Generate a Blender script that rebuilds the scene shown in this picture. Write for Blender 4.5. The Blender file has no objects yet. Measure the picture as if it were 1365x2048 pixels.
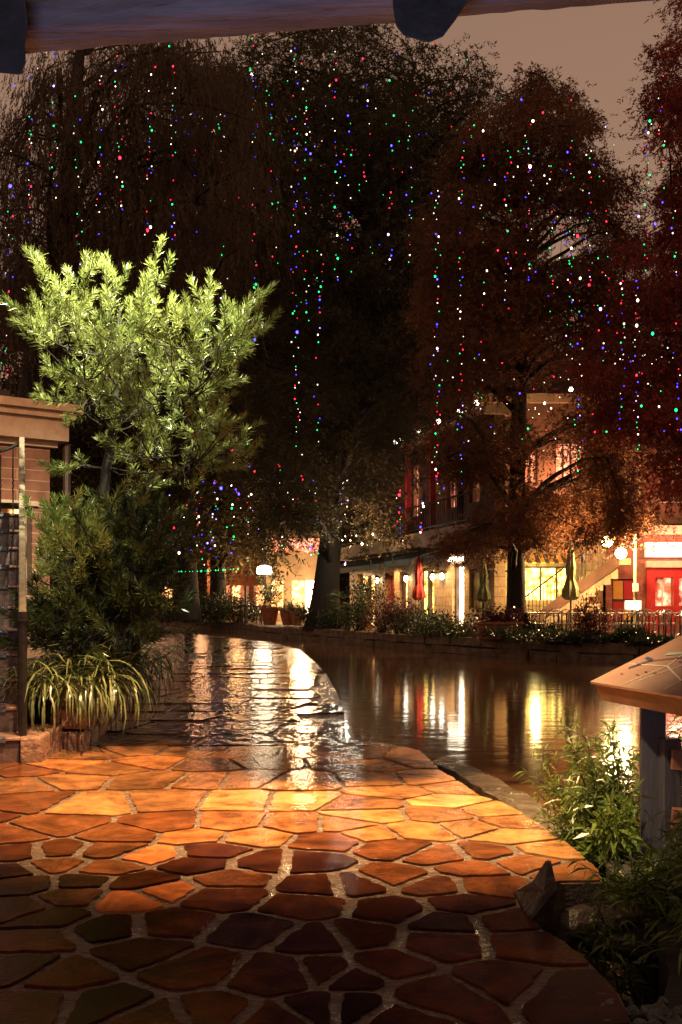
import bpy, math, random
import numpy as np
from mathutils import Vector, Matrix
random.seed(7); RNG = np.random.default_rng(11)
C = bpy.context.scene.collection
F = 2000.0; HX = 682.5; HY = 1200.0; CH = 1.1
def W(px, py, Y): return Vector(((px-HX)/F*Y, Y, CH+(HY-py)/F*Y))
def G(px, py, z=0.0):
    Y = F*(CH-z)/(py-HY); return Vector(((px-HX)/F*Y, Y, z))
R = random.uniform
# ------------------------------------------------------------------ materials
def mat(name, col, rough=.6, col2=None, nscale=6., bump=0., bscale=30., metal=0., spec=.5, rvar=0., bdist=.02, stretch=(1,1,1), attr=None, trans=0., lo=.35, hi=.65, coat=0.):
    m = bpy.data.materials.new(name); m.use_nodes = True
    nt = m.node_tree; N = nt.nodes; L = nt.links; b = N['Principled BSDF']
    b.inputs['Base Color'].default_value = (*col, 1); b.inputs['Roughness'].default_value = rough
    b.inputs['Metallic'].default_value = metal; b.inputs['Specular IOR Level'].default_value = spec
    b.inputs['Coat Weight'].default_value = coat; b.inputs['Coat Roughness'].default_value = .08
    if trans: b.inputs['Transmission Weight'].default_value = trans
    tc = N.new('ShaderNodeTexCoord'); mp = N.new('ShaderNodeMapping'); mp.inputs['Scale'].default_value = stretch
    L.new(tc.outputs['Object'], mp.inputs['Vector'])
    out = None
    if col2 or rvar:
        n = N.new('ShaderNodeTexNoise'); n.inputs['Scale'].default_value = nscale; n.inputs['Detail'].default_value = 6
        n.inputs['Roughness'].default_value = .62
        L.new(mp.outputs[0], n.inputs['Vector'])
        mr = N.new('ShaderNodeMapRange'); mr.inputs['From Min'].default_value = lo; mr.inputs['From Max'].default_value = hi
        L.new(n.outputs['Fac'], mr.inputs['Value'])
        if col2:
            mx = N.new('ShaderNodeMix'); mx.data_type = 'RGBA'
            mx.inputs['A'].default_value = (*col, 1); mx.inputs['B'].default_value = (*col2, 1)
            L.new(mr.outputs[0], mx.inputs['Factor']); out = mx.outputs['Result']
        if rvar:
            r2 = N.new('ShaderNodeMapRange'); r2.inputs['To Min'].default_value = max(.02, rough-rvar); r2.inputs['To Max'].default_value = rough+rvar
            n2 = N.new('ShaderNodeTexNoise'); n2.inputs['Scale'].default_value = nscale*1.7; n2.inputs['Detail'].default_value = 4
            L.new(mp.outputs[0], n2.inputs['Vector']); r2.inputs['From Min'].default_value = .35; r2.inputs['From Max'].default_value = .65
            L.new(n2.outputs['Fac'], r2.inputs['Value']); L.new(r2.outputs[0], b.inputs['Roughness'])
    if attr:
        a = N.new('ShaderNodeAttribute'); a.attribute_name = attr
        if out:
            mm = N.new('ShaderNodeMix'); mm.data_type = 'RGBA'; mm.blend_type = 'MULTIPLY'; mm.inputs['Factor'].default_value = 1
            L.new(a.outputs['Color'], mm.inputs['A']); L.new(out, mm.inputs['B']); out = mm.outputs['Result']
        else: out = a.outputs['Color']
    if out: L.new(out, b.inputs['Base Color'])
    if bump:
        nb = N.new('ShaderNodeTexNoise'); nb.inputs['Scale'].default_value = bscale; nb.inputs['Detail'].default_value = 5
        L.new(mp.outputs[0], nb.inputs['Vector'])
        bm = N.new('ShaderNodeBump'); bm.inputs['Strength'].default_value = bump; bm.inputs['Distance'].default_value = bdist
        L.new(nb.outputs['Fac'], bm.inputs['Height']); L.new(bm.outputs[0], b.inputs['Normal'])
        if coat: L.new(bm.outputs[0], b.inputs['Coat Normal'])
    return m
def emis(name, col, st, noise=0., nscale=3., sample=False, col2=None):
    m = bpy.data.materials.new(name); m.use_nodes = True; nt = m.node_tree; N = nt.nodes; L = nt.links
    b = N['Principled BSDF']; b.inputs['Base Color'].default_value = (*[c*.5 for c in col], 1)
    b.inputs['Emission Color'].default_value = (*col, 1); b.inputs['Emission Strength'].default_value = st
    if noise:
        tc = N.new('ShaderNodeTexCoord'); n = N.new('ShaderNodeTexNoise'); n.inputs['Scale'].default_value = nscale; n.inputs['Detail'].default_value = 3
        L.new(tc.outputs['Object'], n.inputs['Vector'])
        mr = N.new('ShaderNodeMapRange'); mr.inputs['From Min'].default_value = .38; mr.inputs['From Max'].default_value = .62
        mr.inputs['To Min'].default_value = st*(1-noise); mr.inputs['To Max'].default_value = st*(1+noise)
        L.new(n.outputs['Fac'], mr.inputs['Value']); L.new(mr.outputs[0], b.inputs['Emission Strength'])
        if col2:
            mx = N.new('ShaderNodeMix'); mx.data_type = 'RGBA'; mx.inputs['A'].default_value = (*col2, 1); mx.inputs['B'].default_value = (*col, 1)
            m2 = N.new('ShaderNodeMapRange'); m2.inputs['From Min'].default_value = .4; m2.inputs['From Max'].default_value = .6
            L.new(n.outputs['Fac'], m2.inputs['Value']); L.new(m2.outputs[0], mx.inputs['Factor']); L.new(mx.outputs['Result'], b.inputs['Emission Color'])
    m.cycles.emission_sampling = 'FRONT_BACK' if sample else 'NONE'
    return m
def brickmat(name, c1, c2, mortar, scale=1., rough=.8, bw=.22, bh=.075, ms=.012):
    m = mat(name, c1, rough); nt = m.node_tree; N = nt.nodes; L = nt.links; b = N['Principled BSDF']
    tc = N.new('ShaderNodeTexCoord'); sx = N.new('ShaderNodeSeparateXYZ'); cx = N.new('ShaderNodeCombineXYZ'); ad = N.new('ShaderNodeMath')
    L.new(tc.outputs['Object'], sx.inputs[0]); L.new(sx.outputs[0], ad.inputs[0]); L.new(sx.outputs[1], ad.inputs[1])
    L.new(ad.outputs[0], cx.inputs[0]); L.new(sx.outputs[2], cx.inputs[1])
    br = N.new('ShaderNodeTexBrick'); br.inputs['Color1'].default_value = (*c1, 1); br.inputs['Color2'].default_value = (*c2, 1); br.inputs['Mortar'].default_value = (*mortar, 1)
    br.inputs['Scale'].default_value = scale; br.inputs['Brick Width'].default_value = bw; br.inputs['Row Height'].default_value = bh; br.inputs['Mortar Size'].default_value = ms
    L.new(cx.outputs[0], br.inputs['Vector'])
    n = N.new('ShaderNodeTexNoise'); n.inputs['Scale'].default_value = 5; n.inputs['Detail'].default_value = 8; L.new(tc.outputs['Object'], n.inputs['Vector'])
    mm = N.new('ShaderNodeMix'); mm.data_type = 'RGBA'; mm.blend_type = 'MULTIPLY'; mm.inputs['Factor'].default_value = .8
    cr = N.new('ShaderNodeMapRange'); cr.inputs['From Min'].default_value = .3; cr.inputs['From Max'].default_value = .6; cr.inputs['To Min'].default_value = .45
    L.new(n.outputs['Fac'], cr.inputs['Value'])
    L.new(br.outputs['Color'], mm.inputs['A']); L.new(cr.outputs[0], mm.inputs['B']); L.new(mm.outputs['Result'], b.inputs['Base Color'])
    bm = N.new('ShaderNodeBump'); bm.invert = True; bm.inputs['Strength'].default_value = .6; bm.inputs['Distance'].default_value = .01
    L.new(br.outputs['Fac'], bm.inputs['Height']); L.new(bm.outputs[0], b.inputs['Normal'])
    return m
def leafmat(name, col, col2, rough=.45, tl=.25, spec=.5, nscale=1.2):
    m = mat(name, col, rough, col2, nscale=nscale, spec=spec); nt = m.node_tree; N = nt.nodes; L = nt.links
    b = N['Principled BSDF']; t = N.new('ShaderNodeBsdfTranslucent'); mx = N.new('ShaderNodeMixShader'); mx.inputs[0].default_value = tl
    src = b.inputs['Base Color'].links[0].from_socket; L.new(src, t.inputs['Color'])
    L.new(b.outputs[0], mx.inputs[1]); L.new(t.outputs[0], mx.inputs[2]); L.new(mx.outputs[0], N['Material Output'].inputs[0])
    return m
M = {}
M['bark'] = mat('bark', (.075,.05,.035), .85, (.03,.02,.015), nscale=9, bump=.8, bscale=22, stretch=(1,1,.18))
M['bark_dark'] = mat('dark_bark', (.02,.014,.011), .8, (.015,.01,.008), nscale=9, bump=.7, bscale=25, stretch=(1,1,.2))
M['cyp'] = leafmat('cypress_leaf', (.085,.058,.022), (.05,.052,.018), .6, .3)
M['cypred'] = leafmat('russet_cypress_leaf', (.25,.095,.038), (.12,.06,.024), .6, .3, nscale=.8)
M['cypredlit'] = leafmat('redlit_cypress_leaf', (.36,.055,.03), (.16,.04,.02), .6, .3, nscale=.8)  # red light on the right crown is put into this leaf colour
M['weep'] = leafmat('weeping_leaf', (.13,.08,.042), (.08,.048,.024), .6, .3)
M['pod'] = leafmat('needle_leaf', (.36,.40,.11), (.19,.25,.06), .28, .3, spec=.8, nscale=3)
M['lir'] = leafmat('striped_blade', (.30,.31,.14), (.07,.11,.03), .3, .25, spec=.7, nscale=14)
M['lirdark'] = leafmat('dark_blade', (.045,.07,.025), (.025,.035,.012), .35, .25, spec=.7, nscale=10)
M['bamb'] = leafmat('willowy_leaf', (.17,.22,.04), (.07,.11,.022), .32, .3, spec=.7, nscale=4)
M['shrub'] = leafmat('shrub_leaf', (.05,.075,.022), (.025,.035,.012), .35, .2, spec=.7, nscale=3)
M['redleaf'] = leafmat('red_leaf', (.17,.03,.03), (.06,.02,.02), .3, .25, spec=.7, nscale=3)
M['palm'] = leafmat('palm_leaf', (.12,.14,.04), (.06,.08,.02), .4, .25, nscale=3)
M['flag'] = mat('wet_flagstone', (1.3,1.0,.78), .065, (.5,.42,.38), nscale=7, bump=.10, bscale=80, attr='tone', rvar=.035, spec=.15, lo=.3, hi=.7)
def staining(m, sc=2.2):
    nt = m.node_tree; N = nt.nodes; L = nt.links; b = N['Principled BSDF']; src = b.inputs['Base Color'].links[0].from_socket
    tc = N.new('ShaderNodeTexCoord'); n = N.new('ShaderNodeTexNoise'); n.inputs['Scale'].default_value = sc; n.inputs['Detail'].default_value = 9; n.inputs['Roughness'].default_value = .72; n.inputs['Distortion'].default_value = 1.2
    L.new(tc.outputs['Object'], n.inputs['Vector']); mr = N.new('ShaderNodeValToRGB'); e = mr.color_ramp.elements
    e[0].position = .36; e[0].color = (.38,.30,.26,1); e[1].position = .58; e[1].color = (1.15,1,.92,1)
    mm = N.new('ShaderNodeMix'); mm.data_type = 'RGBA'; mm.blend_type = 'MULTIPLY'; mm.inputs['Factor'].default_value = 1
    L.new(n.outputs['Fac'], mr.inputs[0]); L.new(src, mm.inputs['A']); L.new(mr.outputs[0], mm.inputs['B']); L.new(mm.outputs['Result'], b.inputs['Base Color'])
staining(M['flag'])
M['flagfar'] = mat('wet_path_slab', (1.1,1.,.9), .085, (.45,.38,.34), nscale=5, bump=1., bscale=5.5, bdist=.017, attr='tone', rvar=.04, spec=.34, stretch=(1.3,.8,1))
staining(M['flagfar'], 1.4)
M['mortar'] = mat('wet_mortar', (.21,.145,.115), .2, (.13,.09,.07), nscale=14, bump=.8, bscale=60, rvar=.15)
M['ledge'] = mat('river_ledge_stone', (.075,.05,.036), .35, (.03,.02,.015), nscale=5, bump=1., bscale=14, rvar=.15)
M['soil'] = mat('soil', (.02,.014,.010), .8, (.015,.01,.007), nscale=14, bump=1., bscale=30)
M['wallstone'] = mat('planter_stone', (.34,.19,.13), .55, (.12,.065,.045), nscale=9, bump=.9, bscale=26)
M['palestone'] = mat('bank_stone', (.24,.17,.11), .7, (.09,.06,.04), nscale=4, bump=.9, bscale=12)
M['steps'] = mat('stair_stone', (.14,.085,.07), .38, (.06,.038,.034), nscale=6, bump=.35, bscale=26, rvar=.12)
M['nosing'] = mat('stair_edge_stone', (.36,.2,.14), .4, (.2,.11,.08), nscale=9, bump=.3)
M['strip'] = mat('dark_grip', (.10,.10,.13), .25, (.05,.05,.07), nscale=30, bump=.6, bscale=90)
M['iron'] = mat('black_iron', (.012,.012,.014), .35, (.03,.02,.016), nscale=20, bump=.2, metal=.3)
M['railcap'] = mat('weathered_handrail', (.30,.24,.17), .6, (.2,.14,.09), nscale=22, bump=.6, bscale=70, stretch=(1,1,.35))
M['cream'] = mat('cream_paint', (.62,.46,.32), .6, (.45,.32,.22), nscale=5, bump=.2)
M['timber'] = mat('hewn_timber', (.40,.39,.48), .7, (.19,.185,.24), nscale=9, bump=1., bscale=24, stretch=(.22,1.6,1.6))
M['timberdark'] = mat('dark_timber', (.05,.055,.07), .7, (.025,.028,.035), nscale=6, bump=1., bscale=14)
M['thatch'] = mat('roof_board', (.06,.05,.04), .9, (.02,.015,.01), nscale=12, bump=.8)
M['postwood'] = mat('painted_post', (.075,.06,.085), .5, (.045,.036,.05), nscale=6, bump=.3, bscale=40, stretch=(1,1,.2))
M['redwood'] = mat('stained_frame', (.26,.10,.055), .5, (.16,.06,.035), nscale=6, bump=.3, bscale=30)
M['terra'] = mat('terracotta', (.42,.16,.08), .7, (.28,.10,.05), nscale=6, bump=.2)
M['ochre'] = brickmat('ochre_stone', (.55,.38,.2), (.42,.28,.15), (.3,.2,.11), bw=.6, bh=.3, ms=.012)
M['brick'] = brickmat('red_brick', (.42,.13,.07), (.3,.09,.05), (.28,.17,.12))
M['brickbig'] = brickmat('brown_block', (.30,.13,.075), (.25,.10,.06), (.5,.3,.2), bw=1.1, bh=.13, ms=.006)
M['stucco'] = mat('tan_stucco', (.42,.3,.18), .8, (.3,.2,.12), nscale=2, bump=.3)
M['darkstucco'] = mat('brown_stucco', (.16,.075,.045), .85, (.09,.045,.03), nscale=2, bump=.3)
M['night'] = mat('dark_facade', (.05,.034,.026), .9, (.03,.02,.016), nscale=.5)
M['awning'] = mat('green_awning', (.035,.045,.035), .7, (.025,.03,.025), nscale=4, bump=.15)
M['redpaint'] = mat('red_paint', (.42,.03,.025), .4, (.3,.02,.018), nscale=4)
M['yellowpaint'] = mat('yellow_paint', (.6,.36,.05), .45, (.5,.3,.04), nscale=4)
M['darkwood'] = mat('dark_wood', (.06,.03,.02), .5, (.035,.018,.012), nscale=8, bump=.2)
M['metal'] = mat('aluminium', (.7,.66,.6), .28, (.5,.47,.42), nscale=20, metal=.9)
M['tabletop'] = mat('pale_tabletop', (.7,.6,.5), .35, (.5,.4,.3), nscale=5)
M['redcloth'] = mat('red_canvas', (.4,.03,.02), .8, (.26,.02,.015), nscale=6, bump=.3)
M['greencloth'] = mat('green_canvas', (.22,.24,.11), .8, (.13,.14,.06), nscale=6, bump=.3)
M['white'] = mat('white_paint', (.75,.7,.62), .5, (.6,.55,.48), nscale=8)
M['polepaint'] = mat('pole_paint', (.32,.33,.2), .5, (.2,.2,.12), nscale=8, metal=.2)
M['wire'] = mat('green_wire', (.01,.012,.01), .6)
M['glassdark'] = mat('dark_glass', (.02,.02,.025), .06, spec=.8)
M['winwarm'] = emis('warm_window', (1,.62,.22), 2.2, .95, 4.5, col2=(1,.3,.08))
M['winyellow'] = emis('yellow_window', (1,.78,.2), 3.0, .95, 4.5, col2=(1,.5,.08))
M['winhot'] = emis('bright_window', (1,.76,.45), 10, .5, 2., sample=True)
M['winpink'] = emis('pink_window', (1,.42,.25), 1.1, .95, 4.5, col2=(.8,.15,.1))
M['winblue'] = emis('blue_window', (.25,.4,1), 1.6, .5, 3)
M['windim'] = emis('dim_window', (.9,.35,.16), .35, .9, 2.2)
M['signlit'] = emis('backlit_sign', (1,.78,.62), 1.3, .35, 1.2)
M['signblue'] = emis('sign_tint', (.6,.68,1), .9, .4, 2)
M['globe'] = emis('lamp_globe', (1,.72,.3), 22, sample=False)
M['globe'] = emis('lamp_globe', (1,.74,.32), 30)
M['lampw'] = emis('white_lamp', (1,.88,.66), 16)
for k, (c, s) in dict(white=((1,.8,.6),3.0), red=((1,.015,.04),3.2), green=((.005,.75,.18),2.6), blue=((.04,.03,1),5.5), violet=((.4,.3,1),4)).items():
    for q, f in (('s',1.2),('m',1.6),('l',2.4)): M['b_'+k+q] = emis(k+'_bulb', c, s*f)
# ------------------------------------------------------------------ mesh helpers
class MB:
    def __init__(s): s.v = []; s.f = []; s.mi = []
    def add(s, V, Fc, mi=0):
        o = len(s.v); s.v += [tuple(x) for x in V]; s.f += [tuple(i+o for i in f) for f in Fc]; s.mi += [mi]*len(Fc); return s
    def box(s, x0, x1, y0, y1, z0, z1, mi=0, jit=0.):
        V = [[x, y, z] for z in (z0, z1) for y in (y0, y1) for x in (x0, x1)]
        if jit: V = [[c+R(-jit, jit) for c in v] for v in V]
        return s.add(V, [(0,2,3,1),(4,5,7,6),(0,1,5,4),(2,6,7,3),(0,4,6,2),(1,3,7,5)], mi)
    def bevbox(s, x0, x1, y0, y1, z0, z1, b=.02, M4=None, jit=0., mi=0):
        V = []
        for sx in (0,1):
            for sy in (0,1):
                for sz in (0,1):
                    for ax in range(3):
                        p = [(x0, x1)[sx], (y0, y1)[sy], (z0, z1)[sz]]
                        for a2 in range(3):
                            if a2 != ax: p[a2] += b*(1 if (sx,sy,sz)[a2] == 0 else -1)
                        V.append(Vector(p)+Vector((R(-jit,jit),R(-jit,jit),R(-jit,jit))))
        I = lambda sx,sy,sz,ax: ((sx*2+sy)*2+sz)*3+ax
        Fc = []
        for ax in range(3):
            o = [a for a in range(3) if a != ax]
            for sd in (0,1):
                q = []
                for (i, j) in ((0,0),(1,0),(1,1),(0,1)):
                    t = [0,0,0]; t[ax] = sd; t[o[0]] = i; t[o[1]] = j; q.append(I(*t, ax))
                Fc.append(q)
        for ax in range(3):
            o = [a for a in range(3) if a != ax]
            for i in (0,1):
                for j in (0,1):
                    t0 = [0,0,0]; t0[o[0]] = i; t0[o[1]] = j; t1 = t0[:]; t1[ax] = 1
                    Fc.append([I(*t0,o[0]), I(*t1,o[0]), I(*t1,o[1]), I(*t0,o[1])])
        for sx in (0,1):
            for sy in (0,1):
                for sz in (0,1): Fc.append([I(sx,sy,sz,0), I(sx,sy,sz,1), I(sx,sy,sz,2)])
        if M4: V = [M4 @ v for v in V]
        return s.add(V, Fc, mi)
    def tube(s, pts, rad, n=6, cap=True, mi=0):
        pts = [Vector(p) for p in pts]
        if not hasattr(rad, '__len__'): rad = [rad]*len(pts)
        V = []; Fc = []; t = (pts[1]-pts[0]).normalized(); u = t.orthogonal().normalized()
        for i, p in enumerate(pts):
            a = pts[max(0, i-1)]; b = pts[min(len(pts)-1, i+1)]; t = (b-a).normalized() if (b-a).length > 1e-6 else t
            u = (u-t*u.dot(t)); u = u.normalized() if u.length > 1e-5 else t.orthogonal().normalized(); w = t.cross(u)
            for k in range(n):
                A = 2*math.pi*k/n; V.append(p+(u*math.cos(A)+w*math.sin(A))*rad[i])
        for i in range(len(pts)-1):
            for k in range(n): Fc.append((i*n+k, i*n+(k+1) % n, (i+1)*n+(k+1) % n, (i+1)*n+k))
        if cap: Fc += [tuple(range(n))[::-1], tuple((len(pts)-1)*n+k for k in range(n))]
        return s.add(V, Fc, mi)
    def lathe(s, prof, c=(0,0,0), n=20, mi=0, lump=0.):
        V = []; Fc = []
        for r, z in prof:
            for k in range(n):
                A = 2*math.pi*k/n; rr = r*(1+(lump*(1 if k % 2 else -1)))
                V.append((c[0]+rr*math.cos(A), c[1]+rr*math.sin(A), c[2]+z))
        for i in range(len(prof)-1):
            for k in range(n): Fc.append((i*n+k, i*n+(k+1) % n, (i+1)*n+(k+1) % n, (i+1)*n+k))
        Fc += [tuple(range(n))[::-1], tuple((len(prof)-1)*n+k for k in range(n))]
        return s.add(V, Fc, mi)
    def ball(s, c, r, n=8, m=5, mi=0, sz=1.):
        prof = [(r*math.sin(math.pi*(i+.02)/(m-1+.04)) if 0 < i < m-1 else r*.05, -sz*r*math.cos(math.pi*i/(m-1))) for i in range(m)]
        return s.lathe(prof, c, n, mi)
    def prism(s, poly, z0, z1, mi=0):
        n = len(poly); V = [(p[0], p[1], z0) for p in poly]+[(p[0], p[1], z1) for p in poly]
        Fc = [tuple(range(n))[::-1], tuple(range(n, 2*n))]+[(i, (i+1) % n, n+(i+1) % n, n+i) for i in range(n)]
        return s.add(V, Fc, mi)
    def build(s, name, m, parent=None, smooth=False, loc=None, rotz=0):
        me = bpy.data.meshes.new(name); me.from_pydata(s.v, [], s.f)
        for mm in (m if isinstance(m, (list, tuple)) else [m]): me.materials.append(M[mm] if isinstance(mm, str) else mm)
        if any(s.mi): me.polygons.foreach_set('material_index', s.mi)
        if smooth: me.polygons.foreach_set('use_smooth', [True]*len(me.polygons))
        me.update(); o = bpy.data.objects.new(name, me); C.objects.link(o)
        if parent: o.parent = parent
        if loc is not None: o.location = loc
        o.rotation_euler.z = rotz
        return o
def meshnp(name, V, Fq, m, parent=None):
    me = bpy.data.meshes.new(name); k = Fq.shape[1]; nf = len(Fq)
    me.vertices.add(len(V)); me.vertices.foreach_set('co', np.ascontiguousarray(V, np.float32).ravel())
    me.loops.add(nf*k); me.loops.foreach_set('vertex_index', np.ascontiguousarray(Fq, np.int32).ravel())
    me.polygons.add(nf); me.polygons.foreach_set('loop_start', np.arange(0, nf*k, k, dtype=np.int32))
    me.polygons.foreach_set('loop_total', np.full(nf, k, np.int32)); me.materials.append(M[m]); me.update(calc_edges=True)
    o = bpy.data.objects.new(name, me); C.objects.link(o)
    if parent: o.parent = parent
    return o
def nrm(a): return a/np.maximum(np.linalg.norm(a, axis=-1, keepdims=True), 1e-9)
def leaves(name, P, D, Ln, Wd, m, parent=None, droop=0.):
    """one folded diamond per leaf: P base points, D directions"""
    n = len(P); P = np.asarray(P, float); D = nrm(np.asarray(D, float)); Ln = np.broadcast_to(Ln, (n,))[:, None]; Wd = np.broadcast_to(Wd, (n,))[:, None]
    S = nrm(np.cross(D, RNG.normal(size=(n, 3)))); Nn = np.cross(D, S)
    mid = P+D*Ln*.45+Nn*Wd*.25; tip = P+D*Ln; tip[:, 2] -= (Ln*droop)[:, 0]
    V = np.stack([P, mid+S*Wd*.5, tip, mid-S*Wd*.5], 1).reshape(-1, 3)
    return meshnp(name, V, np.arange(4*n).reshape(n, 4), m, parent)
def tag(o, label, cat, group=None):
    o['label'] = label; o['category'] = cat
    if group: o['group'] = group
    return o
def struct(o, kind='structure'): o['kind'] = kind; return o
def thing(name, label, cat, loc=(0,0,0), rotz=0, group=None):
    o = bpy.data.objects.new(name, None); o.empty_display_size = .2; C.objects.link(o); o.location = loc; o.rotation_euler = (0,0,rotz)
    return tag(o, label, cat, group)
def copy_tree(o, parent=None):
    c = o.copy(); C.objects.link(c); c.parent = parent
    for ch in list(o.children): copy_tree(ch, c)
    return c
def inpoly(poly, x, y):
    r = False; n = len(poly)
    for i in range(n):
        x0, y0 = poly[i]; x1, y1 = poly[(i+1) % n]
        if (y0 > y) != (y1 > y) and x < (x1-x0)*(y-y0)/(y1-y0)+x0: r = not r
    return r
def smooth_pts(pts, it=2, closed=False):
    for _ in range(it):
        out = []; n = len(pts)
        for i in range(n if closed else n-1):
            a = pts[i]; b = pts[(i+1) % n]; out += [tuple(a[k]*.75+b[k]*.25 for k in range(len(a))), tuple(a[k]*.25+b[k]*.75 for k in range(len(a)))]
        pts = out if closed else [tuple(pts[0])]+out+[tuple(pts[-1])]
    return pts
# ------------------------------------------------------------------ camera, world
cam = bpy.data.cameras.new('camera'); co = bpy.data.objects.new('camera', cam); C.objects.link(co); bpy.context.scene.camera = co
co.location = (0,0,CH); co.rotation_euler = (math.pi/2,0,0); cam.sensor_fit = 'VERTICAL'; cam.sensor_height = 36; cam.sensor_width = 24
cam.lens = 36*F/2048; cam.shift_y = (HY-1024)/2048; cam.clip_start = .05; cam.clip_end = 2000
sc = bpy.context.scene
w = bpy.data.worlds.new('World'); sc.world = w; w.use_nodes = True; N = w.node_tree.nodes; L = w.node_tree.links; bg = N['Background']
tc = N.new('ShaderNodeTexCoord'); sx = N.new('ShaderNodeSeparateXYZ'); L.new(tc.outputs['Generated'], sx.inputs[0])
rp = N.new('ShaderNodeValToRGB'); rp.color_ramp.elements[0].position = 0; rp.color_ramp.elements[0].color = (.50,.28,.175,1)
rp.color_ramp.elements[1].position = .8; rp.color_ramp.elements[1].color = (.26,.155,.105,1)
e = rp.color_ramp.elements.new(.42); e.color = (.37,.212,.138,1)
nz = N.new('ShaderNodeTexNoise'); nz.inputs['Scale'].default_value = 1.6; nz.inputs['Detail'].default_value = 3; L.new(tc.outputs['Generated'], nz.inputs['Vector'])
ma = N.new('ShaderNodeMath'); ma.operation = 'MULTIPLY_ADD'; ma.inputs[1].default_value = .18; L.new(nz.outputs['Fac'], ma.inputs[0]); L.new(sx.outputs[2], ma.inputs[2])
L.new(ma.outputs[0], rp.inputs[0]); L.new(rp.outputs[0], bg.inputs[0]); bg.inputs[1].default_value = 1.0
sc.view_settings.view_transform = 'Standard'; sc.view_settings.look = 'None'; sc.view_settings.exposure = 0; sc.view_settings.gamma = 1
sc.cycles.use_denoising = True; sc.cycles.max_bounces = 6; sc.cycles.sample_clamp_indirect = 6; sc.cycles.caustics_reflective = False; sc.cycles.caustics_refractive = False
def light(kind, loc, power, col, r=.1, aim=None, size=None, blend=.5, sx_=None, sy_=None):
    l = bpy.data.lights.new('lamp_or_fill_light', kind); o = bpy.data.objects.new('lamp_or_fill_light', l); C.objects.link(o); o.location = loc
    l.energy = power; l.color = col
    if kind != 'AREA': l.shadow_soft_size = r
    if kind == 'AREA': l.shape = 'RECTANGLE'; l.size = sx_; l.size_y = sy_
    if kind == 'SPOT': l.spot_size = math.radians(size); l.spot_blend = blend
    if aim is not None: o.rotation_euler = (Vector(aim)-Vector(loc)).to_track_quat('-Z', 'Y').to_euler()
    return o
# ------------------------------------------------------------------ ground, water
WZ = -.45
struct(MB().box(-700,700,-60,1200,-3,-1.5).build('riverbed_ground', 'soil'))
wm = mat('river_water', (.17,.085,.042), .08, (.13,.062,.032), nscale=.4, spec=.42)
nt = wm.node_tree; b = nt.nodes['Principled BSDF']; tcn = nt.nodes.new('ShaderNodeTexCoord')
mp = nt.nodes.new('ShaderNodeMapping'); mp.inputs['Scale'].default_value = (1.,1.6,1); n1 = nt.nodes.new('ShaderNodeTexNoise'); n1.inputs['Scale'].default_value = 2.2; n1.inputs['Detail'].default_value = 3
bp = nt.nodes.new('ShaderNodeBump'); bp.inputs['Strength'].default_value = .07; bp.inputs['Distance'].default_value = .06
nt.links.new(tcn.outputs['Object'], mp.inputs[0]); nt.links.new(mp.outputs[0], n1.inputs['Vector']); nt.links.new(n1.outputs['Fac'], bp.inputs['Height']); nt.links.new(bp.outputs[0], b.inputs['Normal'])
me = bpy.data.meshes.new('river'); me.from_pydata([(-400,-30,WZ),(400,-30,WZ),(400,600,WZ),(-400,600,WZ)], [], [(0,1,2,3)]); me.materials.append(wm)
o = bpy.data.objects.new('river_water', me); C.objects.link(o); struct(o)

# ---- near paving outline (ground metres)
edge = [G(600,1299),G(632,1325),G(655,1350),G(675,1385),G(688,1420),G(691,1462),G(694,1478),G(770,1484),G(838,1500),G(862,1520),G(882,1541),G(905,1553),G(960,1590),G(1010,1606),G(1040,1622),G(1090,1655),G(1150,1697),G(1196,1735),G(1205,1762),G(1110,1764),G(1030,1786),G(1042,1812),G(1062,1840),G(1120,1878),G(1180,1922),G(1240,1985),G(1262,2040)]
edge = [(p.x, p.y) for p in edge]
farR = [(-1.8,26),(-4.0,31),(-8,36.5),(-14,41)]
out_near = [(1.0,-5),(-6,-5),(-6,9.5)]
wl = [G(130,1492),G(200,1440),G(270,1379),G(316,1361),G(345,1336),G(358,1305)]; wl = [(p.x, p.y) for p in wl]
left = [wl[0], wl[1], wl[2], wl[3], wl[4], wl[5], (-4.3,24.5), (-7.5,28), (-14,31)]
outline = edge[::-1]                       # from bottom to far
outline = [(.95,-5)]+outline+farR+left[::-1]+[(-2.5,6.2),(-6,6.2),(-6,-5)]
def jag(pl, a=.02, maxl=.25):
    out = []
    for i in range(len(pl)):
        p = pl[i]; q = pl[(i+1) % len(pl)]; d = math.dist(p, q); k = max(1, min(12, int(d/maxl))) if abs(p[0]) < 4 and 1 < p[1] < 7.4 else 1
        for j in range(k):
            t = j/k; out.append((p[0]+(q[0]-p[0])*t+(R(-a,a) if j else 0), p[1]+(q[1]-p[1])*t+(R(-a,a) if j else 0)))
    return out
outj = jag(outline)
struct(MB().prism(outj, -1.2, -.008).build('paved_path', 'mortar'))
TONE = dict(b=(.058,.022,.011), d=(.105,.042,.019), v=(.06,.034,.05), r=(.19,.09,.044), g=(.25,.155,.085), o=(.40,.22,.10), y=(.40,.26,.13), Y=(.54,.36,.17), O=(.62,.27,.12))  # stone colours, with lamp pool brightness and foreground shade put into them
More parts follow.
